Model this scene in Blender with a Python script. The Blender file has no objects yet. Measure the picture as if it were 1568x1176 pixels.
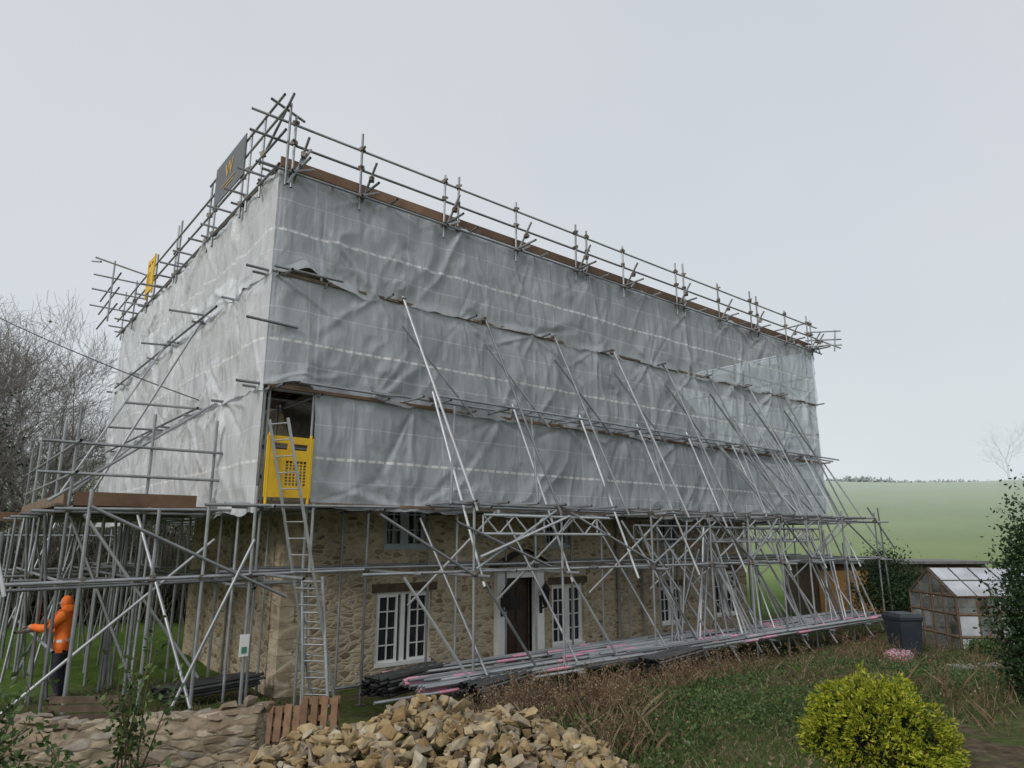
import bpy, bmesh, math, random
import numpy as np
from mathutils import Vector, Matrix
random.seed(7); rng=np.random.default_rng(7)
R=math.radians
scene=bpy.context.scene
col=scene.collection

# ------------------------------------------------------------ helpers
def link(o,parent=None):
    col.objects.link(o)
    if parent is not None: o.parent=parent
    return o
def empty(name):
    return link(bpy.data.objects.new(name,None))
class MB:
    def __init__(s): s.v=[]; s.f=[]; s.m=[]; s.s=[]
    def add(s,vs,fs,mi=0,sm=False):
        b=len(s.v); s.v+= [tuple(v) for v in vs]
        for f in fs:
            s.f.append(tuple(i+b for i in f)); s.m.append(mi); s.s.append(sm)
    def cone(s,p,q,r1,r2,n=6,mi=0,cap=False):
        p=Vector(p);q=Vector(q);d=q-p
        if d.length<1e-6: return
        d.normalize()
        a=d.cross(Vector((0,0,1)) if abs(d.z)<.9 else Vector((1,0,0))).normalized(); b=d.cross(a)
        vs=[];fs=[]
        for i in range(n):
            t=2*math.pi*i/n; o=a*math.cos(t)+b*math.sin(t)
            vs.append(p+o*r1); vs.append(q+o*r2)
        for i in range(n):
            j=(i+1)%n; fs.append((2*i,2*j,2*j+1,2*i+1))
        if cap:
            fs.append(tuple(2*i for i in range(n))[::-1]); fs.append(tuple(2*i+1 for i in range(n)))
        s.add(vs,fs,mi,True)
    def tube(s,p,q,r=.0255,n=8,mi=0): s.cone(p,q,r,r,n,mi)
    def box(s,c,d,mi=0,M=None):
        x,y,z=[k/2 for k in d]
        vs=[Vector((a,b,e)) for a in(-x,x) for b in(-y,y) for e in(-z,z)]
        if M is not None: vs=[M@v for v in vs]
        vs=[v+Vector(c) for v in vs]
        s.add(vs,[(0,1,3,2),(4,6,7,5),(0,4,5,1),(2,3,7,6),(0,2,6,4),(1,5,7,3)],mi)
    def bx(s,x0,x1,y0,y1,z0,z1,mi=0):
        s.box(((x0+x1)/2,(y0+y1)/2,(z0+z1)/2),(abs(x1-x0),abs(y1-y0),abs(z1-z0)),mi)
    def coupler(s,p,mi=1):
        M=Matrix.Rotation(random.uniform(0,3),3,'Z')@Matrix.Rotation(random.uniform(-.5,.5),3,'X')
        s.box(p,(.1,.085,.085),mi,M)
        s.box((p[0],p[1]-.03,p[2]+.02),(.035,.13,.035),mi,M)
    def build(s,name,mats,parent=None):
        me=bpy.data.meshes.new(name); me.from_pydata(s.v,[],s.f)
        for m in mats: me.materials.append(m)
        me.polygons.foreach_set('material_index',s.m)
        me.polygons.foreach_set('use_smooth',s.s)
        me.update()
        return link(bpy.data.objects.new(name,me),parent)

def newmat(name):
    m=bpy.data.materials.new(name); m.use_nodes=True
    nt=m.node_tree; return m,nt,nt.nodes['Principled BSDF']
def ramp(nt,fac,stops):
    r=nt.nodes.new('ShaderNodeValToRGB'); e=r.color_ramp.elements
    while len(e)<len(stops): e.new(.5)
    for i,(p,c) in enumerate(stops):
        e[i].position=p; e[i].color=(c[0],c[1],c[2],1) if hasattr(c,'__len__') else (c,c,c,1)
    nt.links.new(fac,r.inputs[0]); return r.outputs[0]
def mixc(nt,fac,a,b,mode='MIX'):
    n=nt.nodes.new('ShaderNodeMix'); n.data_type='RGBA'; n.blend_type=mode
    def s(i,v):
        if isinstance(v,bpy.types.NodeSocket): nt.links.new(v,n.inputs[i])
        elif hasattr(v,'__len__'): n.inputs[i].default_value=(v[0],v[1],v[2],1)
        else: n.inputs[i].default_value=v
    s(0,fac); s(6,a); s(7,b); return n.outputs[2]
def noisen(nt,scale,detail=6,vec=None,rough=.6):
    n=nt.nodes.new('ShaderNodeTexNoise'); n.inputs['Scale'].default_value=scale
    n.inputs['Detail'].default_value=detail; n.inputs['Roughness'].default_value=rough
    if vec is None:
        tc=nt.nodes.new('ShaderNodeTexCoord'); vec=tc.outputs['Object']
    nt.links.new(vec,n.inputs['Vector']); return n
def bump(nt,bs,h,st=.3,dist=.02):
    b=nt.nodes.new('ShaderNodeBump'); b.inputs['Strength'].default_value=st; b.inputs['Distance'].default_value=dist
    nt.links.new(h,b.inputs['Height']); nt.links.new(b.outputs[0],bs.inputs['Normal'])
def simple(name,c1,c2,scale=6,rough=.8,metal=0,bs=.2,island=0,spec=None):
    m,nt,b=newmat(name); n=noisen(nt,scale)
    c=ramp(nt,n.outputs['Fac'],[(.3,c1),(.7,c2)])
    if island>0:
        g=nt.nodes.new('ShaderNodeNewGeometry')
        v=ramp(nt,g.outputs['Random Per Island'],[(0,(1-island,)*3),(1,(1,)*3)])
        c=mixc(nt,1,c,v,'MULTIPLY')
    nt.links.new(c,b.inputs['Base Color']); b.inputs['Roughness'].default_value=rough; b.inputs['Metallic'].default_value=metal
    if bs: bump(nt,b,n.outputs['Fac'],bs)
    if spec is not None: b.inputs['Specular IOR Level'].default_value=spec
    return m
def islandmat(name,stops,rough=.85,scale=8,var=.3,spec=.2,transl=0,bmp=0):
    m,nt,b=newmat(name); g=nt.nodes.new('ShaderNodeNewGeometry')
    c=ramp(nt,g.outputs['Random Per Island'],stops)
    n=noisen(nt,scale); d=ramp(nt,n.outputs['Fac'],[(.3,(1-var,)*3),(.7,(1,)*3)])
    c=mixc(nt,1,c,d,'MULTIPLY'); nt.links.new(c,b.inputs['Base Color'])
    b.inputs['Roughness'].default_value=rough; b.inputs['Specular IOR Level'].default_value=spec
    if bmp: 
        n2=noisen(nt,scale*3,8); bump(nt,b,n2.outputs['Fac'],bmp,.02)
    if transl>0:
        out=nt.nodes['Material Output']; t=nt.nodes.new('ShaderNodeBsdfTranslucent'); nt.links.new(c,t.inputs[0])
        mx=nt.nodes.new('ShaderNodeMixShader'); mx.inputs[0].default_value=transl
        nt.links.new(b.outputs[0],mx.inputs[1]); nt.links.new(t.outputs[0],mx.inputs[2]); nt.links.new(mx.outputs[0],out.inputs[0])
    return m
def sstep(a,b,x):
    t=np.clip((np.asarray(x,float)-a)/(b-a),0,1); return t*t*(3-2*t)

# ------------------------------------------------------------ materials
M_steel=simple('galvanised_steel',(.29,.305,.32),(.5,.515,.53),3,.42,.4,.05,island=.5)
M_steel_pale=simple('galvanised_steel_new',(.55,.57,.59),(.72,.73,.74),3,.4,.35,.05,island=.3)
M_coupler=simple('coupler_steel',(.1,.085,.075),(.26,.22,.19),9,.6,.5,.1)
M_board=simple('scaffold_board',(.16,.11,.075),(.3,.22,.15),5,.85,0,.2,island=.5)
M_boardred=simple('toe_board_timber',(.17,.09,.055),(.3,.185,.115),2.5,.8,0,.2,island=.55)
M_white=simple('white_paint',(.76,.76,.74),(.84,.84,.82),5,.5,0,.05)
M_greyframe=simple('grey_frame_paint',(.3,.34,.38),(.4,.43,.46),5,.5,0,.05)
M_black=simple('black_metal',(.012,.012,.013),(.03,.03,.03),9,.4,.2,.05)
M_door=simple('dark_stained_door',(.028,.014,.01),(.06,.03,.02),5,.45,0,.1)
M_yellow=simple('yellow_plastic',(.74,.43,.01),(.84,.52,.02),4,.5,0,.05)
M_pink=simple('pink_marking',(.7,.25,.38),(.8,.4,.5),7,.6,0,.05)
M_galvstore=simple('stored_tube',(.36,.38,.39),(.6,.62,.63),2,.42,.35,.05,island=.45)
M_thatch=simple('thatch',(.09,.075,.06),(.19,.16,.13),12,.95,0,.6)
M_darkwood=simple('weathered_wood',(.07,.05,.035),(.17,.12,.08),7,.85,0,.3,island=.4)
M_pallet=simple('pallet_wood',(.2,.11,.065),(.34,.21,.12),7,.85,0,.3,island=.4)
M_ply=simple('orange_plywood',(.36,.17,.045),(.52,.28,.09),3,.7,0,.1)
M_bin=simple('wheelie_bin_plastic',(.02,.026,.035),(.035,.045,.06),5,.5,0,.03)

def glassmat():
    m,nt,b=newmat('window_glass'); b.inputs['Base Color'].default_value=(.02,.026,.036,1)
    b.inputs['Roughness'].default_value=.06; b.inputs['Specular IOR Level'].default_value=.8
    n=noisen(nt,1.2,2); bump(nt,b,n.outputs['Fac'],.05,.02); return m
M_glass=glassmat()

def stonemat(name,stops,sx=3.1,sz=7.2,mort=(.55,.465,.34)):
    m,nt,b=newmat(name)
    tc=nt.nodes.new('ShaderNodeTexCoord'); nz=noisen(nt,3.3,3,tc.outputs['Object'])
    add=nt.nodes.new('ShaderNodeVectorMath'); add.operation='MULTIPLY_ADD'
    nt.links.new(nz.outputs['Color'],add.inputs[0]); add.inputs[1].default_value=(.14,.14,.09); nt.links.new(tc.outputs['Object'],add.inputs[2])
    mp=nt.nodes.new('ShaderNodeMapping'); mp.inputs['Scale'].default_value=(sx,sx,sz); nt.links.new(add.outputs[0],mp.inputs[0])
    v1=nt.nodes.new('ShaderNodeTexVoronoi'); v1.inputs['Scale'].default_value=1; nt.links.new(mp.outputs[0],v1.inputs['Vector'])
    v2=nt.nodes.new('ShaderNodeTexVoronoi'); v2.feature='DISTANCE_TO_EDGE'; v2.inputs['Scale'].default_value=1; nt.links.new(mp.outputs[0],v2.inputs['Vector'])
    sep=nt.nodes.new('ShaderNodeSeparateColor'); nt.links.new(v1.outputs['Color'],sep.inputs[0])
    c=ramp(nt,sep.outputs[0],stops)
    n2=noisen(nt,16,6,tc.outputs['Object']); d=ramp(nt,n2.outputs['Fac'],[(.3,(.72,)*3),(.7,(1.06,)*3)])
    c=mixc(nt,1,c,d,'MULTIPLY')
    n3=noisen(nt,.6,4,tc.outputs['Object']); d3=ramp(nt,n3.outputs['Fac'],[(.35,(.78,.77,.76)),(.65,(1.05,)*3)])
    mk=ramp(nt,v2.outputs['Distance'],[(.05,(1,1,1)),(.14,(0,0,0))])
    c=mixc(nt,mk,c,mort); c=mixc(nt,1,c,d3,'MULTIPLY')
    nt.links.new(c,b.inputs['Base Color']); b.inputs['Roughness'].default_value=.95; b.inputs['Specular IOR Level'].default_value=.1
    h=ramp(nt,v2.outputs['Distance'],[(0,(0,)*3),(.2,(1,)*3)])
    h2=mixc(nt,.35,h,n2.outputs['Color'])
    bump(nt,b,h2,.6,.035); return m
M_stone=stonemat('rubble_stone_wall',[(0,(.24,.185,.125)),(.2,(.41,.32,.215)),(.5,(.55,.45,.31)),(.75,(.62,.53,.4)),(.9,(.46,.37,.25)),(1,(.37,.35,.31))],4.6,10.5)
M_gwall=stonemat('garden_wall_stone',[(0,(.2,.155,.11)),(.3,(.33,.26,.18)),(.6,(.44,.36,.26)),(.85,(.5,.42,.32)),(1,(.29,.27,.24))],4.6,12,(.26,.215,.155))
M_quoin=stonemat('quoin_stone',[(0,(.37,.295,.205)),(1,(.5,.42,.31))],1.5,3)

def sheetmat(name,transp,transl,c1,c2):
    m,nt,b=newmat(name); out=nt.nodes['Material Output']
    uv=nt.nodes.new('ShaderNodeTexCoord'); sp=nt.nodes.new('ShaderNodeSeparateXYZ'); nt.links.new(uv.outputs['UV'],sp.inputs[0])
    def math_(op,a,bv=None,c=None):
        n=nt.nodes.new('ShaderNodeMath'); n.operation=op
        for i,x in enumerate((a,bv,c)):
            if x is None: continue
            if isinstance(x,bpy.types.NodeSocket): nt.links.new(x,n.inputs[i])
            else: n.inputs[i].default_value=x
        return n.outputs[0]
    U=sp.outputs[0];V=sp.outputs[1]
    def line(coord,period,w,off=0):
        f=math_('FRACT',math_('DIVIDE',math_('ADD',coord,off),period))
        return math_('LESS_THAN',f,w/period)
    band=line(V,2.0,.05,-.85)
    dash=math_('GREATER_THAN',math_('FRACT',math_('MULTIPLY',U,5.0)),.3)
    band2=math_('MULTIPLY',line(V,1.0,.022,-.45),.4)
    vband=math_('MULTIPLY',line(U,2.0,.03,-.7),.3)
    bb=math_('MULTIPLY',band,math_('ADD',math_('MULTIPLY',dash,.7),.3))
    mask=math_('MAXIMUM',bb,math_('MAXIMUM',band2,vband))
    fine=math_('MAXIMUM',line(U,.2,.012),line(V,.2,.012))
    n=noisen(nt,.9,6); nf=ramp(nt,n.outputs['Fac'],[(.3,(.0,)*3),(.75,(1,)*3)])
    colr=mixc(nt,nf,c1,c2); colr=mixc(nt,mask,colr,(.98,.98,.98))
    colr=mixc(nt,math_('MULTIPLY',fine,.3),colr,(.94,.94,.94))
    nt.links.new(colr,b.inputs['Base Color']); b.inputs['Roughness'].default_value=.27; b.inputs['Specular IOR Level'].default_value=.7
    mpv=nt.nodes.new('ShaderNodeMapping'); mpv.inputs['Scale'].default_value=(7,7,2.2); nt.links.new(uv.outputs['Object'],mpv.inputs[0])
    n2=noisen(nt,1,6,mpv.outputs[0]); bump(nt,b,n2.outputs['Fac'],.6,.07)
    tl=nt.nodes.new('ShaderNodeBsdfTranslucent'); nt.links.new(colr,tl.inputs[0])
    tp=nt.nodes.new('ShaderNodeBsdfTransparent'); tp.inputs[0].default_value=(.9,.95,1,1)
    m1=nt.nodes.new('ShaderNodeMixShader'); m1.inputs[0].default_value=transl
    nt.links.new(b.outputs[0],m1.inputs[1]); nt.links.new(tl.outputs[0],m1.inputs[2])
    m2=nt.nodes.new('ShaderNodeMixShader')
    f=math_('MULTIPLY',math_('SUBTRACT',1.0,math_('MULTIPLY',mask,.9)),math_('ADD',transp,math_('MULTIPLY',math_('SUBTRACT',n.outputs['Fac'],.5),.5)))
    nt.links.new(f,m2.inputs[0]); nt.links.new(m1.outputs[0],m2.inputs[1]); nt.links.new(tp.outputs[0],m2.inputs[2])
    nt.links.new(m2.outputs[0],out.inputs[0]); return m
M_sheet=sheetmat('translucent_sheeting',.39,.3,(.78,.83,.9),(.86,.9,.95))
M_sheet_side=sheetmat('translucent_sheeting_side',.17,.25,(.84,.86,.89),(.9,.91,.93))  # same sheeting, paler and denser: light on the side face put into the colour

# ------------------------------------------------------------ terrain
def H(x,y):
    x=np.asarray(x,float); y=np.asarray(y,float)
    z=.95*(1-sstep(5.2,9.6,y))*(1-.85*sstep(11,17,x))
    z=z+.25*(1-sstep(3,9,x))*sstep(7,10,y)*(1-sstep(30,45,y))
    z=z+.03*np.sin(x*1.7+y*.6)+.03*np.sin(y*2.1-x*.9)+.015*np.sin(x*4.3)*np.sin(y*3.9)
    d=np.hypot(x,y)
    az=np.arctan2(x,y)
    ridge=17.8+2.0*np.sin(az*3.1+.3)+.6*np.sin(az*9)
    z=z+ridge*sstep(42,185,d)+.6*np.sin(x*.03)*np.sin(y*.04)*sstep(60,120,d)
    return z
def Hs(x,y): return float(H(x,y))
xs=np.unique(np.concatenate([np.linspace(-600,-40,30),np.linspace(-40,-6,30),np.linspace(-6,32,153),np.linspace(32,80,40),np.linspace(80,600,80)]))
ys=np.unique(np.concatenate([np.linspace(-300,-5,25),np.linspace(-5,26,125),np.linspace(26,80,45),np.linspace(80,600,80)]))
X,Y=np.meshgrid(xs,ys); Z=H(X,Y)
nx,ny=len(xs),len(ys)
idx=np.arange(nx*ny).reshape(ny,nx)
F=np.stack([idx[:-1,:-1],idx[:-1,1:],idx[1:,1:],idx[1:,:-1]],-1).reshape(-1,4)
me=bpy.data.meshes.new('ground'); me.from_pydata(np.stack([X,Y,Z],-1).reshape(-1,3).tolist(),[],F.tolist())
me.polygons.foreach_set('use_smooth',[True]*len(me.polygons))
ground=link(bpy.data.objects.new('ground',me))
def groundmat():
    m,nt,b=newmat('garden_ground'); tc=nt.nodes.new('ShaderNodeTexCoord')
    n1=noisen(nt,.8,8,tc.outputs['Object']); n2=noisen(nt,9,8,tc.outputs['Object']); n3=noisen(nt,40,4,tc.outputs['Object'])
    g=ramp(nt,n2.outputs['Fac'],[(.3,(.05,.07,.022)),(.7,(.12,.15,.055))])
    br=ramp(nt,n2.outputs['Fac'],[(.3,(.06,.045,.03)),(.55,(.13,.1,.07)),(.75,(.22,.175,.125))])
    k=ramp(nt,n1.outputs['Fac'],[(.48,(0,)*3),(.6,(1,)*3)])
    near=mixc(nt,k,g,br)
    sp=nt.nodes.new('ShaderNodeSeparateXYZ'); nt.links.new(tc.outputs['Object'],sp.inputs[0])
    ln=nt.nodes.new('ShaderNodeMapRange'); ln.inputs[1].default_value=14.5; ln.inputs[2].default_value=16; nt.links.new(sp.outputs[1],ln.inputs[0])
    lawn=ramp(nt,n2.outputs['Fac'],[(.3,(.07,.12,.025)),(.7,(.13,.2,.05))])
    c=mixc(nt,ln.outputs[0],near,lawn)
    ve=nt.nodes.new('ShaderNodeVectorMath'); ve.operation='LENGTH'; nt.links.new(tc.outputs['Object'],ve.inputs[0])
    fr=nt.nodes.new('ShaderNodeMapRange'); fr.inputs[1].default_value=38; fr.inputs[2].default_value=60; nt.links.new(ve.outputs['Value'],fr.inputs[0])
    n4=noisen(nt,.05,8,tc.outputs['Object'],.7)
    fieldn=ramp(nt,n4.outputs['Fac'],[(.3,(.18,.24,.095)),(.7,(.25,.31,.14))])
    haze=nt.nodes.new('ShaderNodeMapRange'); haze.inputs[1].default_value=60; haze.inputs[2].default_value=200; nt.links.new(ve.outputs['Value'],haze.inputs[0])
    field=mixc(nt,haze.outputs[0],fieldn,(.54,.59,.54))  # mist painted into the field colour, paler with distance
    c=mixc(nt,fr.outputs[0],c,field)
    nt.links.new(c,b.inputs['Base Color']); b.inputs['Roughness'].default_value=1; b.inputs['Specular IOR Level'].default_value=.05
    bump(nt,b,n3.outputs['Fac'],.6,.05); return m
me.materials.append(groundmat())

# ------------------------------------------------------------ house
house=empty('stone_house')
HX0,HX1,HY0,HY1=5.17,20.5,12.87,18.8; EZ=4.9
wins=[(7.15,8.46,.42,1.85),(11.95,13.05,.36,1.82),(16.1,17.2,.55,1.6),(18.75,20.0,.6,1.95),(7.25,8.3,2.7,3.8),(11.75,12.6,2.7,3.8),(16.2,17.1,2.7,3.8)]
door=(10.42,11.30,.02,2.03)
w=MB()
def frontwall(X0,X1,ez,ops,HY0):
    cx=sorted(set([X0,X1]+[o[0] for o in ops]+[o[1] for o in ops])); cz=sorted(set([-.5,ez]+[o[2] for o in ops]+[o[3] for o in ops]))
    for i in range(len(cx)-1):
        for j in range(len(cz)-1):
            a=(cx[i]+cx[i+1])/2; b=(cz[j]+cz[j+1])/2
            if any(o[0]<a<o[1] and o[2]<b<o[3] for o in ops): continue
            w.add([(cx[i],HY0,cz[j]),(cx[i+1],HY0,cz[j]),(cx[i+1],HY0,cz[j+1]),(cx[i],HY0,cz[j+1])],[(0,1,2,3)])
    for o in ops:
        d=.22;x0,x1,z0,z1=o
        w.add([(x0,HY0,z0),(x0,HY0+d,z0),(x0,HY0+d,z1),(x0,HY0,z1)],[(0,1,2,3)]); w.add([(x1,HY0,z0),(x1,HY0+d,z0),(x1,HY0+d,z1),(x1,HY0,z1)],[(3,2,1,0)])
        w.add([(x0,HY0,z1),(x0,HY0+d,z1),(x1,HY0+d,z1),(x1,HY0,z1)],[(0,1,2,3)]); w.add([(x0,HY0,z0),(x0,HY0+d,z0),(x1,HY0+d,z0),(x1,HY0,z0)],[(3,2,1,0)])
        if o is not door: w.bx(x0-.12,x1+.12,HY0-.02,HY0+.1,z1+.003,z1+.17,2)
frontwall(HX0,HX1,EZ,wins+[door],HY0)
MY=(HY0+HY1)/2; RZ=9.1
for xx in (HX0,HX1):
    w.add([(xx,HY0,-.5),(xx,HY1,-.5),(xx,HY1,EZ),(xx,MY,RZ-.15),(xx,HY0,EZ)],[(0,1,2,3,4)])
w.add([(HX0,HY1,-.5),(HX1,HY1,-.5),(HX1,HY1,EZ),(HX0,HY1,EZ)],[(0,1,2,3)])
z=-.3;k=0
while z<EZ-.3:
    l=.42 if k%2 else .26; l2=.26 if k%2 else .42
    w.bx(HX0-.012,HX0+l,HY0-.012,HY0+l2,z,z+.27,1); z+=.285;k+=1
w.build('walls',[M_stone,M_quoin,M_darkwood],house)
r=MB()
for s in(-1,1):
    ye=MY+s*(3.45)
    r.add([(HX0-.2,ye,EZ-.35),(HX1+.2,ye,EZ-.35),(HX1+.2,MY,RZ),(HX0-.2,MY,RZ)],[(0,1,2,3)] )
    r.add([(HX0-.2,ye,EZ-.35),(HX1+.2,ye,EZ-.35),(HX1+.2,ye-s*.35,EZ-.6),(HX0-.2,ye-s*.35,EZ-.6)],[(0,1,2,3)])
r.bx(HX0+.6,HX0+1.3,MY-.3,MY+.3,RZ-.4,RZ+.2,1)
r.build('thatched_roof',[M_thatch,M_stone],house)
fr=MB();gl=MB()
def casement(x0,x1,z0,z1,cols,rows,yy,mi=0):
    f=.045
    fr.bx(x0,x1,yy,yy+.05,z0,z0+f,mi);fr.bx(x0,x1,yy,yy+.05,z1-f,z1,mi)
    fr.bx(x0,x0+f,yy+.002,yy+.048,z0+f,z1-f,mi);fr.bx(x1-f,x1,yy+.002,yy+.048,z0+f,z1-f,mi)
    for i in range(1,cols):
        xx=x0+(x1-x0)*i/cols; fr.bx(xx-.012,xx+.012,yy+.01,yy+.04,z0+f,z1-f,mi)
    for j in range(1,rows):
        zz=z0+(z1-z0)*j/rows; fr.bx(x0+f,x1-f,yy+.012,yy+.038,zz-.012,zz+.012,mi)
for i,o in enumerate(wins):
    x0,x1,z0,z1=o; yy=HY0+.07; f=.06; mi=1 if i>3 else 0
    fr.bx(x0,x1,yy,yy+.09,z1-f,z1,mi);fr.bx(x0,x1,yy-.09,yy+.09,z0,z0+.07,mi);fr.bx(x0,x0+f,yy+.002,yy+.088,z0+.07,z1-f,mi);fr.bx(x1-f,x1,yy+.002,yy+.088,z0+.07,z1-f,mi)
    mid=(x0+x1)/2; rows=4 if i<2 else 3; g_=.13 if i==0 else .05
    fr.bx(mid-.05,mid+.05,yy+.004,yy+.086,z0+.07,z1-f,mi)
    casement(x0+f,mid-g_,z0+.07,z1-f,2,rows,yy-.01,mi); casement(mid+g_,x1-f,z0+.07,z1-f,2,rows,yy-.01,mi)
    gl.add([(x0,yy+.06,z0),(x1,yy+.06,z0),(x1,yy+.06,z1),(x0,yy+.06,z1)],[(0,1,2,3)])
fr.build('window_frames',[M_white,M_greyframe],house); gl.build('window_glass',[M_glass],house)
d=MB();x0,x1,z0,z1=door
d.bx(x0,x1,HY0+.12,HY0+.18,z0,z1)
for px in(0,1):
    for (a,b) in((.15,.85),(1.0,1.8)):
        d.bx(x0+.08+px*.4,x0+.4+px*.4,HY0+.1,HY0+.125,z0+a,z0+b)
d.bx(x0+.3,x1-.3,HY0+.09,HY0+.12,1.3,1.6,2)
d.bx(x0+.06,x0+.1,HY0+.06,HY0+.12,.95,1.1,2)
d.bx(x0-.27,x0,HY0-.14,HY0+.1,z0,z1+.16,1);d.bx(x1,x1+.27,HY0-.14,HY0+.1,z0,z1+.16,1);d.bx(x0,x1,HY0-.138,HY0+.1,z1,z1+.16,1)
d.bx(x0-.36,x1+.36,HY0-.24,HY0,z1+.163,z1+.25,1)
d.bx(x0-.2,x1+.2,HY0-.5,HY0-.145,-.1,.05,3)
d.build('front_door',[M_door,M_white,M_black,M_quoin],house)
p=MB()
mx=(x0+x1)/2
za=z1+.255
p.add([(mx-.85,HY0-.3,za),(mx+.85,HY0-.3,za),(mx,HY0-.3,za+.36),(mx-.85,HY0,za),(mx+.85,HY0,za),(mx,HY0,za+.36)],[(0,1,2),(0,2,5,3),(1,4,5,2)])
for s in(-1,1): p.add([(mx+s*.95,HY0-.4,za-.03),(mx,HY0-.4,za+.4),(mx,HY0,za+.4),(mx+s*.95,HY0,za-.03)],[(0,1,2,3)],1)
p.build('porch_hood',[simple('porch_timber',(.1,.08,.06),(.2,.16,.13),7,.8),simple('slate',(.03,.03,.035),(.07,.07,.075),7,.7)],house)
for nm,lx in(('wall_lantern_1',x0-.15),('wall_lantern_2',x1+.15)):
    L=MB(); y=HY0-.32
    L.bx(lx-.04,lx+.04,HY0-.16,HY0-.14,1.2,1.6); L.tube((lx,HY0-.15,1.3),(lx,y,1.36),.018)
    L.cone((lx,y,1.42),(lx,y,1.72),.07,.11,6); L.cone((lx,y,1.72),(lx,y,1.88),.14,.03,6); L.cone((lx,y,1.34),(lx,y,1.42),.02,.07,6); L.tube((lx,y,1.88),(lx,y,1.94),.015)
    L.build(nm,[M_black],house)
dp=MB(); dp.tube((14.3,HY0-.07,.1),(14.3,HY0-.07,4.2),.04,10); dp.tube((15.3,HY0-.07,.1),(15.3,HY0-.07,4.2),.03,10)
for (a,b) in((14.3,.0),(15.3,0)):
    for q in(1,2.4,3.6): dp.bx(a-.06,a+.06,HY0-.05,HY0,q,q+.04)
dp.build('drainpipes',[simple('grey_plastic',(.2,.2,.2),(.28,.28,.27))],house)

# ------------------------------------------------------------ scaffolding
scaf=empty('scaffolding')
S=MB(); P=MB(); B=MB()
T=S.tube
FX0,FX1,FY,BYY=4.06,23.4,11.5,24.8
stdX=[4.2,6.2,8.2,10.3,12.4,14.5,16.6,18.7,20.8,23.25]
lifts=[3.42,5.45,7.5,9.5]
for x in stdX:
    for y in(11.6,12.62):
        jx=random.uniform(-.02,.02)
        T((x+jx,y,Hs(x,y)-.02),(x-jx,y,9.6))
        S.bx(x-.08,x+.08,y-.08,y+.08,Hs(x,y)-.02,Hs(x,y)+.01,1)
    for z in lifts+[2.35]:
        T((x+.05,11.1 if z>3 else 9.8,z),(x+.05,12.85,z)); S.coupler((x,11.6,z))
for z in lifts+[2.35]:
    for y in(11.55,12.67):
        T((3.6 if y<12 else 4.1,y,z+.05),(23.7,y,z+.05))
for z in lifts[1:]:
    for dz in(.5,1.0):
        if z+dz<9.4: T((4.1,11.66,z+dz),(23.4,11.66,z+dz))
T((4.1,11.66,3.95),(23.4,11.66,3.95));T((4.1,11.66,4.45),(23.4,11.66,4.45))
for x in np.arange(5.2,23,2.07): T((x,11.7,3.4),(x,11.7,9.6))
for z in lifts:
    for k in range(5):
        y0=11.62+k*.235; xx=4.1
        while xx<23.2:
            l=min(3.9,23.3-xx); B.bx(xx,xx+l-.02,y0,y0+.215,z+.08,z+.118,0); xx+=l
stdY=[11.6,13.3,15.3,17.3,19.3,21.4,23.2,24.7]
for y in stdY:
    for x in(4.12,5.0):
        T((x,y,Hs(x,y)-.02),(x,y,9.6))
    for z in lifts+[2.2]:
        T((3.75,y+.05,z),(5.05,y+.05,z)); S.coupler((4.12,y,z))
for z in lifts+[2.2]:
    for x in(4.1,5.02): T((x,11.3,z-.05),(x,25,z-.05))
for z in lifts:
    for k in range(4):
        B.bx(4.15+k*.235,4.36+k*.235,12.0,24.6,z+.08,z+.118,0)
for z in lifts[1:3]+[3.42]:
    for dz in (.5,1.): T((4.15,11.6,z+dz),(4.15,24.7,z+dz))
for x in (8,12,16,20,23.3):
    T((x,24.7,Hs(x,24.7)),(x,24.7,9.6)); T((x,19.6,0),(x,19.6,9.5))
for y in (14.5,17,19.6,22):
    T((23.3,y,0),(23.3,y,9.6))
for z in lifts:
    T((4,24.7,z),(23.4,24.7,z)); T((23.3,11.4,z),(23.3,25,z)); T((23.3,11.4,z+1),(23.3,25,z+1)); T((6,19.6,z),(23.4,19.6,z))
topX=[4.2,5.57,7.54,7.9,9.55,11.5,11.9,13.28,15.57,15.94,17.66,19.44,19.84,21.6,23.35,23.1]
for i,x in enumerate(topX):
    h=10.68+random.uniform(-.1,.12)
    T((x,11.36,9.15),(x+random.uniform(-.02,.02),11.36,h))
    S.coupler((x,11.36,9.45)); S.coupler((x,11.36,10.05)); S.coupler((x,11.36,10.45))
    if i not in(3,6,9,12):
        T((x+.12,10.95,10.02),(x+.06,11.55,9.18)); T((x+.08,10.75,9.5),(x+.08,12.4,9.5)); T((x-.1,11.05,9.3),(x+.38,11.32,9.62)); S.coupler((x+.1,11.1,9.72))
for z in(10.03,10.45):
    T((3.4,11.4,z),(23.9,11.4,z-.03))
T((3.6,11.3,9.42),(23.9,11.3,9.42))
for z in (9.55,9.75,10.05): T((22.9,11.36,z),(23.35,10.3,z-.1))
T((23.4,10.6,9.3),(23.6,10.6,10.1)); T((22.3,10.7,9.55),(24.1,10.7,9.55))
xx=4.0
while xx<23.3:
    l=min(3.9,23.4-xx); B.bx(xx,xx+l-.03,11.4,11.44,9.54+random.uniform(-.01,.01),9.73,1); xx+=l
B.bx(3.98,4.02,11.46,24.7,9.52,9.6,0)
for k in range(26):  # unseen board deck, added to darken the upper front sheet
    y0=11.46+k*.235; xx=4.6
    while xx<22.9:
        l=min(3.9,23.1-xx); B.bx(xx,xx+l-.01,y0,y0+.233,9.50,9.535,0); xx+=l
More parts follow.
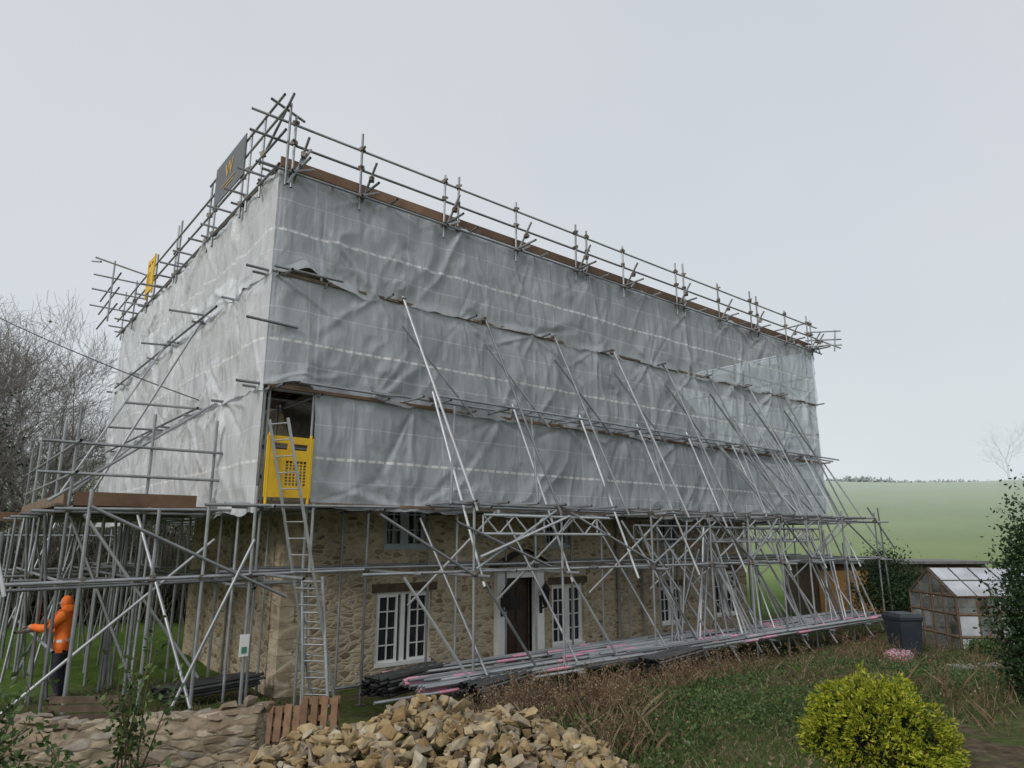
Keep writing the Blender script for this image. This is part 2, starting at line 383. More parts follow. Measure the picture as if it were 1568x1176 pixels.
for z,mi,yy in((5.47,1,11.40),(3.5,0,11.37),(7.52,0,11.42)):
    xx=4.1
    while xx<23.3:
        l=min(3.9,23.35-xx); B.bx(xx,xx+l-.03,yy,yy+.04,z-.035,z+.02,mi); xx+=l
topY=[12.2,12.95,13.3,15.1,15.5,18.0,18.3,20.4,21.2,23.0,24.6]
for y in topY:
    h=10.95 if y<16 else 10.8
    T((3.92,y,9.2),(3.92,y,h+random.uniform(-.1,.12))); S.coupler((3.92,y,9.5)); S.coupler((3.92,y,10.1))
for z in(10.03,10.48): T((3.9,11.0,z),(3.9,25.4,z))
T((3.9,11.2,9.45),(3.9,25.2,9.45))
T((3.9,11.2,10.85),(3.9,15.6,10.85))
for y in np.arange(12,25,.95): T((3.5+random.uniform(-.1,.1),y,9.55),(4.6,y,9.55))
for z in(9.6,10.1,10.55): T((2.7,22.6,z),(4.2,22.6,z)); T((3.3,22.0,z),(3.3,25.2,z))
T((3.2,22.6,9.2),(3.2,22.6,11.1)); T((2.5,21,10.5),(4.0,21.6,10.5)); T((2.6,20.7,10.3),(2.6,22.5,10.9))
T((4.0,11.0,10.8),(4.0,12.6,10.1)); T((3.65,11.15,10.62),(4.4,11.45,10.62)); T((4.05,11.25,9.1),(4.05,11.25,10.75)); T((4.0,11.0,9.0),(4.5,11.3,10.0))
outX=[7.45,9.6,12.3,14.5,16.2,17.7,19.2,21.4,23.6]
OY=10.0
for x in outX:
    T((x,OY,Hs(x,OY)-.02),(x+random.uniform(-.04,.04),OY,3.75))
    S.coupler((x,OY,3.48)); S.coupler((x,OY,2.32)); S.coupler((x,OY,.5))
    T((x+.06,9.6,3.45),(x+.06,11.9,3.45)); T((x+.06,9.6,2.28),(x+.06,11.9,2.28)); T((x+.06,9.5,.5),(x+.06,11.7,.5))
    S.bx(x-.08,x+.08,OY-.08,OY+.08,Hs(x,OY)-.02,Hs(x,OY)+.012,1)
T((7.0,OY+.05,3.52),(23.9,OY+.05,3.45)); T((5.3,OY+.05,2.36),(24.1,OY+.05,2.3)); T((5.6,OY+.05,.46),(24.2,OY+.05,.4)); T((5.6,11.4,.46),(24.2,11.4,.4))
T((7,10.8,3.5),(23.8,10.8,3.5))
for x in np.arange(7.3,23.6,.72): T((x,9.75,3.56),(x+random.uniform(-.05,.05),11.9,3.56))
i=0
for x in np.arange(6.6,22.6,2.05):
    (P if i%3==0 else S).tube((x,11.34,7.6),(x+.85+random.uniform(-.1,.1),9.92,3.4)); S.coupler((x,11.36,7.55)); S.coupler((x+.84,10,3.5))
    P.tube((x+.7,11.25,5.75),(x+1.0+.1*(i%2),9.9,2.1)); S.coupler((x+.7,11.3,5.6))
    T((x+.15,10.7,5.5),(x+.15,12.2,5.5)); T((x+.8,10.75,5.52),(x+.8,12.2,5.52))
    T((x+.0,11.32,7.0),(x+1.55,11.0,5.3)); T((x+1.2,11.2,5.5),(x+.35,10.05,3.5))
    i+=1
T((6.0,11.3,5.58),(23.9,11.3,5.55)); T((7.2,10.9,5.6),(23.6,10.95,5.55)); T((4.0,11.3,7.56),(5.2,11.1,7.5)); 
T((4.6,11.3,5.56),(6.5,11.3,5.56)); T((3.6,11.3,6.55),(4.5,11.32,6.53))
for i,x in enumerate(outX[:-1]):
    x2=outX[i+1]
    (P if i%2 else S).tube((x+.1,9.93,2.25),(x+1.7,9.9,.2))
    T((x,9.95,2.4),(x+(x2-x)*.9,9.95,3.45)) if i%2==0 else T((x2,9.95,2.4),(x+.1,9.95,3.45))
    T((x+.3,9.6,.15),(x-.2,11.5,3.3))
    P.tube((x+.55,10.1,3.4),(x-.35,11.6,1.7))
P.tube((6.0,9.95,2.3),(7.6,9.9,.25)); T((5.6,10.1,3.3),(7.4,9.95,2.3)); P.tube((7.5,9.9,2.6),(9.7,9.9,3.35)); T((7.0,9.93,3.2),(9.2,9.93,2.4))
for k in range(34):
    x=random.uniform(13,23.4); a=random.choice([-1,1])*random.uniform(.5,1.3)
    (S if k%3 else P).tube((x,random.uniform(9.8,10.4),random.uniform(.2,.7)),(x+a,random.uniform(10.2,11.5),random.uniform(2.6,3.6)))
for k in range(12):
    x=random.uniform(17,23.6); S.tube((x,10.1,random.uniform(3.5,3.7)),(x-random.uniform(.3,1.0),11.3,random.uniform(5.2,7.0)))
T((23.7,9.9,3.9),(24.0,9.9,.2)); T((23.2,10,3.9),(24.2,9.7,2.6)); T((23.4,11.4,5.5),(24.2,10,2.5))
for x in (24.0,24.6): T((x,11.3,0),(x,11.3,2.8))
T((22,11.35,2.35),(25,11.35,2.3))
def lattice(a,b,h,mb):
    a=Vector(a);b=Vector(b);up=Vector((0,0,h)); mb.tube(a,b); mb.tube(a+up,b+up)
    n=max(2,int((b-a).length/.36))
    for i in range(n):
        p0=a.lerp(b,i/n);p1=a.lerp(b,(i+1)/n)
        mb.tube(p0 if i%2 else p0+up,(p1+up) if i%2 else p1,.016,6)
        if i%4==0: mb.tube(p0,p0+up,.016,6)
lattice((7.6,9.96,3.0),(10.9,9.96,3.0),.33,P)
lattice((14.6,10.06,2.85),(19.5,10.06,2.85),.33,S); lattice((13.0,11.1,2.9),(22,11.1,2.9),.33,S)
for y in (13.2,14.9,16.8,18.5,20.1):
    for x in (1.68,2.8,3.85):
        g=Hs(x,y); T((x,y,g-.02),(x,y,3.45 if x>2 and y>13.5 else 5.05)); S.coupler((x,y,3.38)); S.coupler((x,y,2.2))
    for z in(3.34,2.2): T((1.2,y+.05,z),(4.4,y+.05,z))
for x in (1.7,2.8,3.87):
    for z in(3.4,2.26): T((x,12.7,z),(x,20.6,z))
T((1.75,13.2,1.2),(1.75,20,1.2))
for z in(3.95,4.45): T((1.68,12.8,z),(1.68,20.6,z)); T((1.2,13.16,z),(4.3,13.16,z))
for y in np.arange(13.25,20.1,.232): B.bx(1.5,4.0,y,y+.21,3.43,3.47,0)
B.bx(1.75,3.6,13.12,13.16,3.44,3.66,1); B.bx(1.62,1.66,13.3,20,3.44,3.66,0)
B.bx(1.1,1.6,19.2,19.5,3.3,3.5,1)
T((.3,11.3,2.32),(6.0,11.3,2.38)); T((.3,12.9,2.15),(4.4,12.9,2.2))
for x,t in ((.75,3.0),(1.7,3.6),(2.6,3.35),(3.3,3.5),(4.02,3.75),(5.0,3.5)):
    T((x,11.33,Hs(x,11.3)-.02),(x,11.33,t)); S.coupler((x,11.33,2.34))
T((3.2,11.2,3.42),(6.6,11.2,3.48)); T((1.4,12.4,3.35),(4.3,12.4,3.4))
P.tube((.55,11.2,3.3),(.85,11.0,2.2))
P.tube((1.0,12.9,.3),(3.9,12.9,2.9)); T((1.7,11.25,3.35),(4.6,11.25,2.0)); T((2.9,11.2,.3),(4.0,11.2,2.9)); P.tube((1.9,13.1,3.3),(3.9,13.1,.6)); T((3.3,11.3,.5),(2.7,13.2,3.3))
T((4.0,18,7.85),(1.75,17.2,3.3)); T((3.95,15.2,7.6),(2.2,15.4,3.5)); T((1.4,13.3,3.5),(3.9,13.6,5.45)); T((1.7,16.5,3.4),(3.9,18.5,5.5))
T((2.6,14.9,5.5),(4.4,14.9,5.55)); T((2.8,17.8,5.4),(4.4,17.8,5.45)); T((3.2,15.0,7.55),(4.4,15.0,7.6)); T((3.3,17.9,7.5),(4.4,17.9,7.6)); T((3.85,14.6,5.5),(3.85,24,5.5)) ; T((3.85,14,7.5),(3.85,24,7.5))
for k in range(34):
    x=random.uniform(.6,3.9); y=random.uniform(14,22)
    T((x,y,Hs(x,y)),(x+random.uniform(-.2,.2),y+random.uniform(-.4,.4),3.35)) if k%2 else T((x,y,.3),(x+random.uniform(-1.5,1.5),y+random.uniform(-1,1),3.3))
for y in (20.5,22,23.5): 
    for x in(-.5,.6,1.7): T((x,y,Hs(x,y)),(x,y,3.2))
T((-1,20.5,2.2),(4,20.5,2.2));T((-1,22,3),(4,22,3))
S.build('tubes',[M_steel,M_coupler],scaf); P.build('pale_tubes',[M_steel_pale],scaf); B.build('boards',[M_board,M_boardred],scaf)

# ------------------------------------------------------------ sheeting
def vnoise(x,y,r):
    g=r.random((256,256)); xi=np.floor(x).astype(int);yi=np.floor(y).astype(int);fx=x-xi;fy=y-yi
    fx=fx*fx*fx*(fx*(fx*6-15)+10);fy=fy*fy*fy*(fy*(fy*6-15)+10); xi&=255;yi&=255;x1=(xi+1)&255;y1=(yi+1)&255
    return (g[yi,xi]*(1-fx)+g[yi,x1]*fx)*(1-fy)+(g[y1,xi]*(1-fx)+g[y1,x1]*fx)*fy
def ridge(x,y,r): 
    n=vnoise(x,y,r); return 1-np.sqrt((2*n-1)**2+.002)
def sheet(name,o,ax,nrm,L,z0,z1,seed,parent,mat,fold=1.,res=.03,skirt=.07,cd=(1,0),lift=0):
    r=np.random.default_rng(seed); Hh=z1-z0
    nu=int(L/res);nv=int(Hh/res)
    u=np.linspace(0,L,nu);v=np.linspace(0,Hh,nv);U,V=np.meshgrid(u,v)
    tv=V/Hh; bay=2.05; ph=r.uniform(0,6,8)
    W=vnoise(U*.7+9,V*.7+3,r); W2=vnoise(U*1.5,V*1.3+40,r)
    d=.06*np.sin(np.pi*tv)*(.3+.7*vnoise(U*.6,V*.3,r))
    d+=fold*.085*(ridge(U*1.15+1.6*W,V*.35+.8*W2,r)-.5)
    d+=fold*.06*(ridge(U*2.6+2.0*W2+V*.9,V*.5+W,r)-.5)*(.3+.9*W)
    d+=fold*.05*(ridge(U*2.4+1.5*W-V*1.1,V*.6+W2,r)-.5)*(.3+.9*W2)
    d+=fold*.02*(ridge(U*6+2*W,V*1.5+W2*3,r)-.5)
    d+=fold*.05*np.sin(U*9+4*W)*(np.exp(-(V/.35)**2)*.6+np.exp(-((Hh-V)/.45)**2)*.6)*W2
    n=int(L*6)
    for k in range(n):
        u0=round(r.uniform(0,L)/bay)*bay+r.normal(0,.06); top=r.random()<.65
        v0=Hh if top else 0; ang=r.uniform(-1.35,1.35); ln=r.uniform(.5,1.9)
        u1=u0+math.sin(ang)*ln; v1=v0+(-1 if top else 1)*math.cos(ang)*ln
        lo=max(min(u0,u1)-.4,0);hi=min(max(u0,u1)+.4,L)
        i0=int(lo/L*(nu-1));i1=int(hi/L*(nu-1))+1
        if i1<=i0+2: continue
        UU=U[:,i0:i1];VV=V[:,i0:i1]; dx=u1-u0;dy=v1-v0;l2=dx*dx+dy*dy
        t=np.clip(((UU-u0)*dx+(VV-v0)*dy)/l2,0,1); dist=np.hypot(UU-u0-t*dx,VV-v0-t*dy)
        wd=r.uniform(.028,.055)*(1+.9*t); a=r.choice([-.6,1])*r.uniform(.03,.085)*fold
        d[:,i0:i1]+=a*np.exp(-(dist/wd)**2)*(1-.8*t)
    d*=np.minimum(1,np.minimum(tv*5+.35,(1-tv)*6+.2))
    d+=.04*(1+np.sin(U*2.6+ph[6]))*np.exp(-(V/.12)**2)
    if cd[0]: d*=np.clip(U/.25,0.0,1)
    if cd[1]: d*=np.clip((L-U)/.25,0.0,1)
    sag=skirt*((vnoise(U*1.6,U*0,r)-.5)*1.6+(vnoise(U*5,U*0+7,r)-.5)*.8)*np.exp(-(V/.25)**2)
    if lift: sag+=lift*np.exp(-((U-.62)/.34)**2)*np.exp(-(V/.35)**2); d+=lift*.5*np.exp(-((U-.62)/.34)**2)*np.exp(-(V/.3)**2)
    zz=z0+V+sag
    o=np.array(o,float);ax=np.array(ax,float);nn=np.array(nrm,float)
    Pp=o[None,None]+ax[None,None]*U[...,None]+nn[None,None]*d[...,None]; Pp[...,2]=zz
    idx=np.arange(nu*nv).reshape(nv,nu)
    Fc=np.stack([idx[:-1,:-1],idx[:-1,1:],idx[1:,1:],idx[1:,:-1]],-1).reshape(-1,4)
    me=bpy.data.meshes.new(name); me.from_pydata(Pp.reshape(-1,3).tolist(),[],Fc.tolist())
    uv=me.uv_layers.new(name='UVMap'); li=np.empty(len(me.loops),np.int32); me.loops.foreach_get('vertex_index',li)
    UVv=np.stack([U.reshape(-1),V.reshape(-1)],-1)[li]; uv.data.foreach_set('uv',UVv.reshape(-1).astype(np.float32))
    me.polygons.foreach_set('use_smooth',[True]*len(me.polygons)); me.materials.append(mat); me.update()
    return link(bpy.data.objects.new(name,me),parent)
shp=empty('scaffold_sheeting')
fx=(1,0,0);fn=(0,-1,0); CX,CY=4.0,11.44
sheet('front_upper',(CX,CY,0),fx,fn,FX1-CX,7.46,9.56,1,shp,M_sheet,lift=.24)
sheet('front_middle',(CX,CY+.015,0),fx,fn,FX1-CX,5.42,7.5,2,shp,M_sheet,lift=.15)
sheet('front_lower',(4.98,CY+.03,0),fx,fn,FX1-4.98,3.42,5.5,3,shp,M_sheet,cd=(0,0))
gx=(0,1,0);gn=(-1,0,0)
sheet('side_upper',(CX,CY,0),gx,gn,BYY-CY,7.46,9.56,4,shp,M_sheet_side,1.2)
sheet('side_middle',(CX+.015,CY,0),gx,gn,BYY-CY,5.42,7.56,5,shp,M_sheet_side,1.2)
sheet('side_lower',(CX+.03,CY,0),gx,gn,BYY-CY,3.3,5.5,6,shp,M_sheet_side,1.2)
sheet('end_sheet',(FX1,CY,0),gx,(1,0,0),BYY-CY,3.4,9.56,7,shp,M_sheet_side,1,.1)
sheet('rear_sheet',(CX,BYY,0),fx,(0,1,0),FX1-CX,3.4,9.5,8,shp,M_sheet_side,1,.12)

# ------------------------------------------------------------ ladder
def ladder(a,b,wv,n):
    L=MB(); a=Vector(a);b=Vector(b);wv=Vector(wv)
    for s in(-1,1): L.tube(a+wv*s,b+wv*s*.85,.028,8)
    for i in range(n):
        p=a.lerp(b,(i+.7)/n); k=1-.15*(i+.7)/n; L.tube(p-wv*k,p+wv*k,.014,6)
    return L
ladder((5.3,11.15,.35),(4.2,11.1,4.85),(.1,-.21,0),17).build('ladder',[simple('aluminium',(.36,.37,.38),(.5,.5,.5),4,.4,.6,.03)])
ladder((5.05,10.9,.35),(5.0,11.2,2.3),(.14,-.15,0),8).build('ladder',[M_steel])

# ------------------------------------------------------------ safety gates
def gate(x0,y0,z0,axis,w,h):
    g=MB(); ax=Vector(axis); up=Vector((0,0,1)); o=Vector((x0,y0,z0)); nn=ax.cross(up)
    M=Matrix((ax,nn,up)).transposed()
    def b(u0,u1,v0,v1,t=.04): g.box(o+ax*(u0+u1)/2+up*(v0+v1)/2,(u1-u0,t,v1-v0),0,M)
    b(0,w,0,.2);b(0,w,h-.12,h);b(0,.13,.2,h-.12,.039);b(w-.1,w,.2,h-.12,.039); b(.13,w-.1,h*.6,h*.78,.036)
    b(.13,w*.42,.2,h*.6,.034); b(w*.44,w*.56,h*.78,h-.12,.035)
    for k in range(1,6): u=w*.42+(w*.58-.1)*k/6; b(u-.01,u+.01,.2,h*.6,.018)
    for k in range(1,8): v=.2+(h*.6-.2)*k/8; b(w*.42,w-.1,v-.008,v+.008,.016)
    for c in (0.04,w-.04): g.tube(o+ax*c-up*.12,o+ax*c+up*(h+.05),.025)
    g.build('yellow_safety_gate',[M_yellow])
gate(4.12,11.32,3.58,(1,0,0),.8,1.02)
gate(3.86,20.4,9.75,(0,1,0),.8,1.0)

# ------------------------------------------------------------ sign
sign=empty('scaffold_company_sign')
s=MB(); s.bx(3.85,3.87,13.1,15.0,10.05,10.98)
s.build('panel',[simple('grey_banner',(.12,.125,.135),(.16,.165,.175),2,.6,0,.05)],sign)
M_gold=simple('gold_print',(.6,.36,.08),(.7,.42,.1))
tc=bpy.data.curves.new('lettering','FONT'); tc.body='W'; tc.size=.5; tc.extrude=.002; tc.align_x='CENTER'
to=bpy.data.objects.new('letter',tc); col.objects.link(to); to.matrix_world=Matrix(((0,0,-1,3.842),(-1,0,0,14.05),(0,1,0,10.45),(0,0,0,1)))
to.data.materials.append(M_gold); to.parent=sign
l=MB()
for k,(a,b) in enumerate(((13.6,14.5),(13.7,14.35))): l.bx(3.84,3.848,a,b,10.32-k*.09,10.34-k*.09)
l.build('caption',[M_gold],sign)
t=MB(); t.bx(3.92,4.06,11.25,11.27,1.15,1.47,0); t.bx(3.95,4.03,11.24,11.249,1.2,1.29,1)
t.build('scaffold_inspection_tag',[M_white,simple('green_print',(.05,.2,.12),(.06,.25,.14))])

# ------------------------------------------------------------ stored tubes
st=MB()
def store(xa,xb,y0,y1,z,n):
    for k in range(n):
        L=random.uniform(3,6.2); x=random.uniform(xa,max(xa+.1,xb-L)); y=random.uniform(y0,y1); zz=z+random.random()*.16; y2=y+random.uniform(-.12,.12)
        st.tube((x,y,zz),(x+L,y2,zz),.026,8,0)
        if random.random()<.65:
            c=random.choice([0,L-.6]) if random.random()<.6 else random.uniform(0,L-.6); wdt=random.uniform(.25,.7)
            f=lambda q:(x+q,y+(y2-y)*q/L,zz)
            st.tube(f(c),f(c+wdt),.0285,8,1)
store(6.3,10.5,9.7,11.3,.52,34); store(9.5,16,9.7,11.3,.52,60); store(14,24.2,9.65,11.3,.48,110)
st.build('stored_scaffold_tubes',[M_galvstore,M_pink])
M_dk=simple('dark_tube',(.07,.07,.07),(.18,.18,.18),4,.5,.4,.05,island=.5)
def bundle(c,ax,L,rows,cols):
    b=MB(); c=Vector(c);ax=Vector(ax).normalized(); sd=ax.cross(Vector((0,0,1)))
    for i in range(rows):
        for j in range(cols-(i%2)):
            p=c+sd*((j+.5*(i%2))*.056+random.uniform(-.004,.004))+Vector((0,0,i*.05)); q=random.uniform(-.12,.12)
            b.tube(p+ax*q,p+ax*(L+q),.026,8)
    b.build('scaffold_tube_bundle',[M_dk])
bundle((5.9,10.9,.42),(1,.35,0),1.7,6,9); bundle((6.9,9.7,.48),(1,.3,0),1.7,4,9); bundle((3.2,12.9,.42),(1,.2,0),1.6,4,9); bundle((10.9,9.35,.5),(1,.2,0),2.,4,9)

# ------------------------------------------------------------ rocks
def rockvar(n=13):
    bm=bmesh.new()
    for k in range(n):
        v=Vector((random.gauss(0,1),random.gauss(0,1),random.gauss(0,1))).normalized()
        bm.verts.new(v*random.uniform(.75,1.15))
    bmesh.ops.convex_hull(bm,input=bm.verts)
    bmesh.ops.delete(bm,geom=[v for v in bm.verts if not v.link_faces],context='VERTS')
    bmesh.ops.bevel(bm,geom=bm.edges[:],offset=.045,segments=1,affect='EDGES')
    bm.verts.index_update(); V=[v.co.copy() for v in bm.verts]; Fs=[[v.index for v in f.verts] for f in bm.faces]; bm.free(); return V,Fs
RV=[rockvar(random.choice([9,11,13])) for _ in range(30)]
def addrock(mb,p,s,yaw=None,tilt=.6,mi=0):
    V,Fs=random.choice(RV); M=Matrix.Rotation(random.uniform(0,6.28) if yaw is None else yaw,3,'Z')@Matrix.Rotation(random.uniform(-tilt,tilt),3,'X')@Matrix.Rotation(random.uniform(-tilt,tilt),3,'Y')
    p=Vector(p); mb.add([p+M@Vector((v.x*s[0],v.y*s[1],v.z*s[2])) for v in V],Fs,mi)
M_rock=islandmat('limestone_rubble',[(0,(.33,.22,.11)),(.25,(.46,.34,.18)),(.5,(.56,.44,.26)),(.7,(.42,.35,.25)),(.85,(.26,.2,.14)),(1,(.62,.54,.4))],.95,9,.5,.1,0,.5)
pile=MB(); C=Vector((3.41,5.30)); rt=Vector((.7694,-.6388)); fw=Vector((.6388,.7694))
def pileh(a,b):
    r=math.sqrt(((a)/1.85)**2+(b/1.5)**2); return .5*max(0,1-r)**.5*(1+.14*math.sin(a*5+1)*math.cos(b*4)) if r<1 else 0
for k in range(3200):
    a=random.uniform(-1.95,1.95);b=random.uniform(-1.6,1.6)
    r=math.sqrt((a/1.9)**2+(b/1.55)**2)
    if r>1.03: continue
    q=C+rt*a+fw*b; s=random.choice([.03,.04,.05,.06,.07,.085])*random.uniform(.8,1.2)
    addrock(pile,(q.x,q.y,Hs(q.x,q.y)+pileh(a,b)+random.uniform(-.06,.045)),(s*random.uniform(1,1.6),s,s*random.uniform(.5,.85)),None,.9)
for k in range(160):
    a=random.uniform(-2.4,2.6);b=random.uniform(-1.9,1.4); q=C+rt*a+fw*b; s=random.uniform(.015,.05); addrock(pile,(q.x,q.y,Hs(q.x,q.y)+.01),(s*1.3,s,s*.7))
pile.build('rubble_pile',[M_rock])
# garden wall: coursed body, a few proud stones and low coping
A=Vector((-.3,9.75));Bp=Vector((3.0,7.75)); dd=(Bp-A); Lw=dd.length; dd.normalize(); nn=Vector((dd.y,-dd.x)); yaw=math.atan2(dd.y,dd.x)
def wtop(s): return 1.13+.04*math.sin(s*2.1)+.02*math.sin(s*5.3)
gw=MB(); nu=160; prof=[(.26,h) for h in np.arange(-.15,1.0,.05)]+[(.2,1.07),(.1,1.1),(-.1,1.1),(-.2,1.07),(-.25,.95),(-.25,-.15)]
vs=[];fs=[]
r9=np.random.default_rng(9)
for i in range(nu+1):
    s_l=Lw*i/nu
    for (o_,h_) in prof:
        b_=.012*math.sin(s_l*7+h_*13)+.01*math.sin(s_l*17-h_*29+1)+r9.normal(0,.003); q=A+dd*s_l+nn*(o_+(b_ if o_>0 else -b_)); vs.append((q.x,q.y,(h_ if h_<.8 else h_-1.1+wtop(s_l))))
np_=len(prof)
for i in range(nu):
    for j in range(np_-1): fs.append((i*np_+j,(i+1)*np_+j,(i+1)*np_+j+1,i*np_+j+1))
fs.append(tuple(range(np_))); fs.append(tuple(nu*np_+j for j in range(np_))[::-1]); gw.add(vs,fs,0,True)
for k in range(110):
    s=random.uniform(.05,Lw-.05); side=random.choice([.245,.245,.245,-.235]); zz=random.uniform(.5,1.03); q=A+dd*s+nn*side; addrock(gw,(q.x,q.y,zz),(random.uniform(.05,.11),.035,random.uniform(.022,.042)),yaw,.08,1)
s=0
while s<Lw:
    l=random.uniform(.12,.28)
    for o_ in (.13,-.11):
        q=A+dd*(s+l/2)+nn*(o_+random.uniform(-.02,.02)); addrock(gw,(q.x,q.y,wtop(s)-.015),(l*.6,random.uniform(.11,.14),random.uniform(.03,.045)),yaw+random.uniform(-.12,.12),.07,1)
    s+=l*.85
for k in range(3):
    q=A+dd*(Lw-.35+k*.2); addrock(gw,(q.x,q.y,1.18+.04*(k%2)),(.12,.1,.07),None,.3,1)
wall_ob=gw.build('garden_stone_wall',[M_gwall,islandmat('coping_stone',[(0,(.26,.2,.14)),(.4,(.36,.29,.21)),(.7,(.45,.37,.27)),(1,(.31,.29,.26))],.95,6,.5,.1,0,.6)])

# ------------------------------------------------------------ pallets and bench
def pallet(c,yaw,lean,w=.85,h=.5):
    p=MB(); M=Matrix.Rotation(yaw,3,'Z')@Matrix.Rotation(lean,3,'X')
    def b(x,y,z,a,bb,cc): p.box(Vector(c)+M@Vector((x,y,z)),(a,bb,cc),0,M)
    n=4
    for i in range(n):
        b(-w/2+.05+i*(w-.1)/(n-1),-.06,h/2,.085,.02,h+random.uniform(-.05,.03))
    for z in(.06,h/2,h-.06): b(0,0,z,w,.09,.07)
    for i in range(3): b(-w/2+.05+i*(w-.1)/2,.06,h/2,.09,.02,h)
    p.build('wooden_pallet',[M_pallet])
pallet((4.35,9.25,Hs(4.25,9.15)+.1),-.68,-.1,.5,.52)
pallet((3.95,9.5,Hs(3.8,9.3)+.1),-.55,-.3,.45,.45)
bn=MB(); bc=Vector((1.6,9.9,Hs(1.6,9.9)+.02)); M=Matrix.Rotation(-.6,3,'Z'); bw=.45
for k in range(4): bn.box(bc+M@Vector((0,-.05+k*.1,.42)),(bw*2,.08,.03),0,M)
for k in range(3): bn.box(bc+M@Vector((0,.33,.5+k*.1)),(bw*2,.025,.075),0,M)
for sx in(-bw+.03,bw-.03):
    bn.box(bc+M@Vector((sx,-.08,.2)),(.05,.05,.4),0,M); bn.box(bc+M@Vector((sx,.36,.38)),(.05,.05,.76),0,M); bn.box(bc+M@Vector((sx,.12,.57)),(.06,.5,.03),0,M)
bn.build('garden_bench',[M_darkwood])

# ------------------------------------------------------------ wheelie bin
b=MB(); c=Vector((19.25,7.75,Hs(19.25,7.75)-.0)); yaw=-.6; M=Matrix.Rotation(yaw,3,'Z')
def fr_(z,w,d): return [c+M@Vector((sx*w/2,sy*d/2,z)) for sx,sy in((-1,-1),(1,-1),(1,1),(-1,1))]
lv=[(.06,.46,.5),(.9,.58,.68),(.95,.62,.74),(1.0,.62,.74)]
vs=[];fs=[]
for z,w_,d_ in lv: vs+=fr_(z,w_,d_)
for i in range(3):
    for j in range(4): fs.append((i*4+j,i*4+(j+1)%4,i*4+4+(j+1)%4,i*4+4+j))
fs.append((0,3,2,1)); b.add(vs,fs)
vs=fr_(1.003,.65,.78)+fr_(1.09,.5,.62); b.add(vs,[(0,1,5,4),(1,2,6,5),(2,3,7,6),(3,0,4,7),(4,5,6,7),(0,3,2,1)])
for sx in(-.26,.26): b.cone(c+M@Vector((sx-.03,.26,.1)),c+M@Vector((sx+.03,.26,.1)),.1,.1,14,0,True)
b.tube(c+M@Vector((-.25,.42,1.0)),c+M@Vector((.25,.42,1.0)),.018)
b.build('wheelie_bin',[M_bin])

# ------------------------------------------------------------ greenhouse
gh=empty('greenhouse'); g=MB(); q=MB(); c=Vector((22.9,6.6,-.15)); yaw=-.72; M=Matrix.Rotation(yaw,3,'Z')
W,D,EH,RH=3.7,2.2,1.6,2.25
def g_(x,y,z): return c+M@Vector((x,y,z))
def gb(a,b_,t=.03,mi=0): g.cone(g_(*a),g_(*b_),t,t,4,mi)
for x in np.linspace(-W/2,W/2,8):
    for s in(-1,1):
        gb((x,s*D/2,0),(x,s*D/2,EH),.032); gb((x,s*D/2*1.04,EH+.02),(x,0,RH+.05),.022,1)
for s in(-1,1):
    for z in(.04,.6,1.15,EH): gb((-W/2,s*D/2,z),(W/2,s*D/2,z),.04)
    for y in np.linspace(-D/2,D/2,5): gb((s*W/2,y,0),(s*W/2,y,EH+(RH-EH)*(1-abs(y)/(D/2))),.035)
    for z in(.04,.6,1.15,EH): gb((s*W/2,-D/2,z),(s*W/2,D/2,z),.035)
    gb((s*W/2,-D/2,EH),(s*W/2,0,RH),.04); gb((s*W/2,D/2,EH),(s*W/2,0,RH),.04)
    gb((-W/2,s*D/4,(EH+RH)/2+.05),(W/2,s*D/4,(EH+RH)/2+.05),.02,1)
gb((-W/2,0,RH),(W/2,0,RH),.045); gb((-W/2+.3,-D/2-.03,.1),(-W/2+1.4,-D/2-.03,1.6))
for s in(-1,1):
    xs_=np.linspace(-W/2,W/2,8)
    for i in range(7):
        if s<0 and i==5: continue
        q.add([g_(xs_[i]+.02,s*D/2*1.04,EH+.02),g_(xs_[i+1]-.02,s*D/2*1.04,EH+.02+random.uniform(0,.02)),g_(xs_[i+1]-.02,0,RH+.04),g_(xs_[i]+.02,0,RH+.04)],[(0,1,2,3)],0)
        for (za_,zb_) in((.05,.6),(.6,1.15),(1.15,EH)):
            if random.random()<.75: q.add([g_(xs_[i]+.02,s*D/2,za_),g_(xs_[i+1]-.02,s*D/2,za_),g_(xs_[i+1]-.02,s*D/2,zb_),g_(xs_[i]+.02,s*D/2,zb_)],[(0,1,2,3)],1 if random.random()<.6 else 0)
    q.add([g_(s*W/2,-D/2,.05),g_(s*W/2,D/2,.05),g_(s*W/2,D/2,EH),g_(s*W/2,0,RH),g_(s*W/2,-D/2,EH)],[(0,1,2,3,4)],1)
def clearmat(name,c1,a):
    m,nt,bb=newmat(name); n=noisen(nt,1.6,5); cc=ramp(nt,n.outputs['Fac'],[(.35,c1),(.65,tuple(min(1,k*1.3) for k in c1))]); nt.links.new(cc,bb.inputs['Base Color']); bb.inputs['Roughness'].default_value=.2
    tp=nt.nodes.new('ShaderNodeBsdfTransparent'); mx=nt.nodes.new('ShaderNodeMixShader'); f=ramp(nt,n.outputs['Fac'],[(.4,(a,)*3),(.6,(a*.6,)*3)]); nt.links.new(f,mx.inputs[0]); nt.links.new(bb.outputs[0],mx.inputs[1]); nt.links.new(tp.outputs[0],mx.inputs[2]); nt.links.new(mx.outputs[0],nt.nodes['Material Output'].inputs[0]); return m
q.build('glazing',[clearmat('polycarbonate_roof',(.5,.53,.56),.3),clearmat('dirty_glass',(.24,.27,.27),.8),M_darkwood],gh)
g.build('frame',[simple('brown_timber_frame',(.13,.08,.055),(.25,.16,.11),6,.8,0,.1,island=.4),simple('dark_glazing_bar',(.05,.05,.05),(.1,.1,.1))],gh)
k=MB()
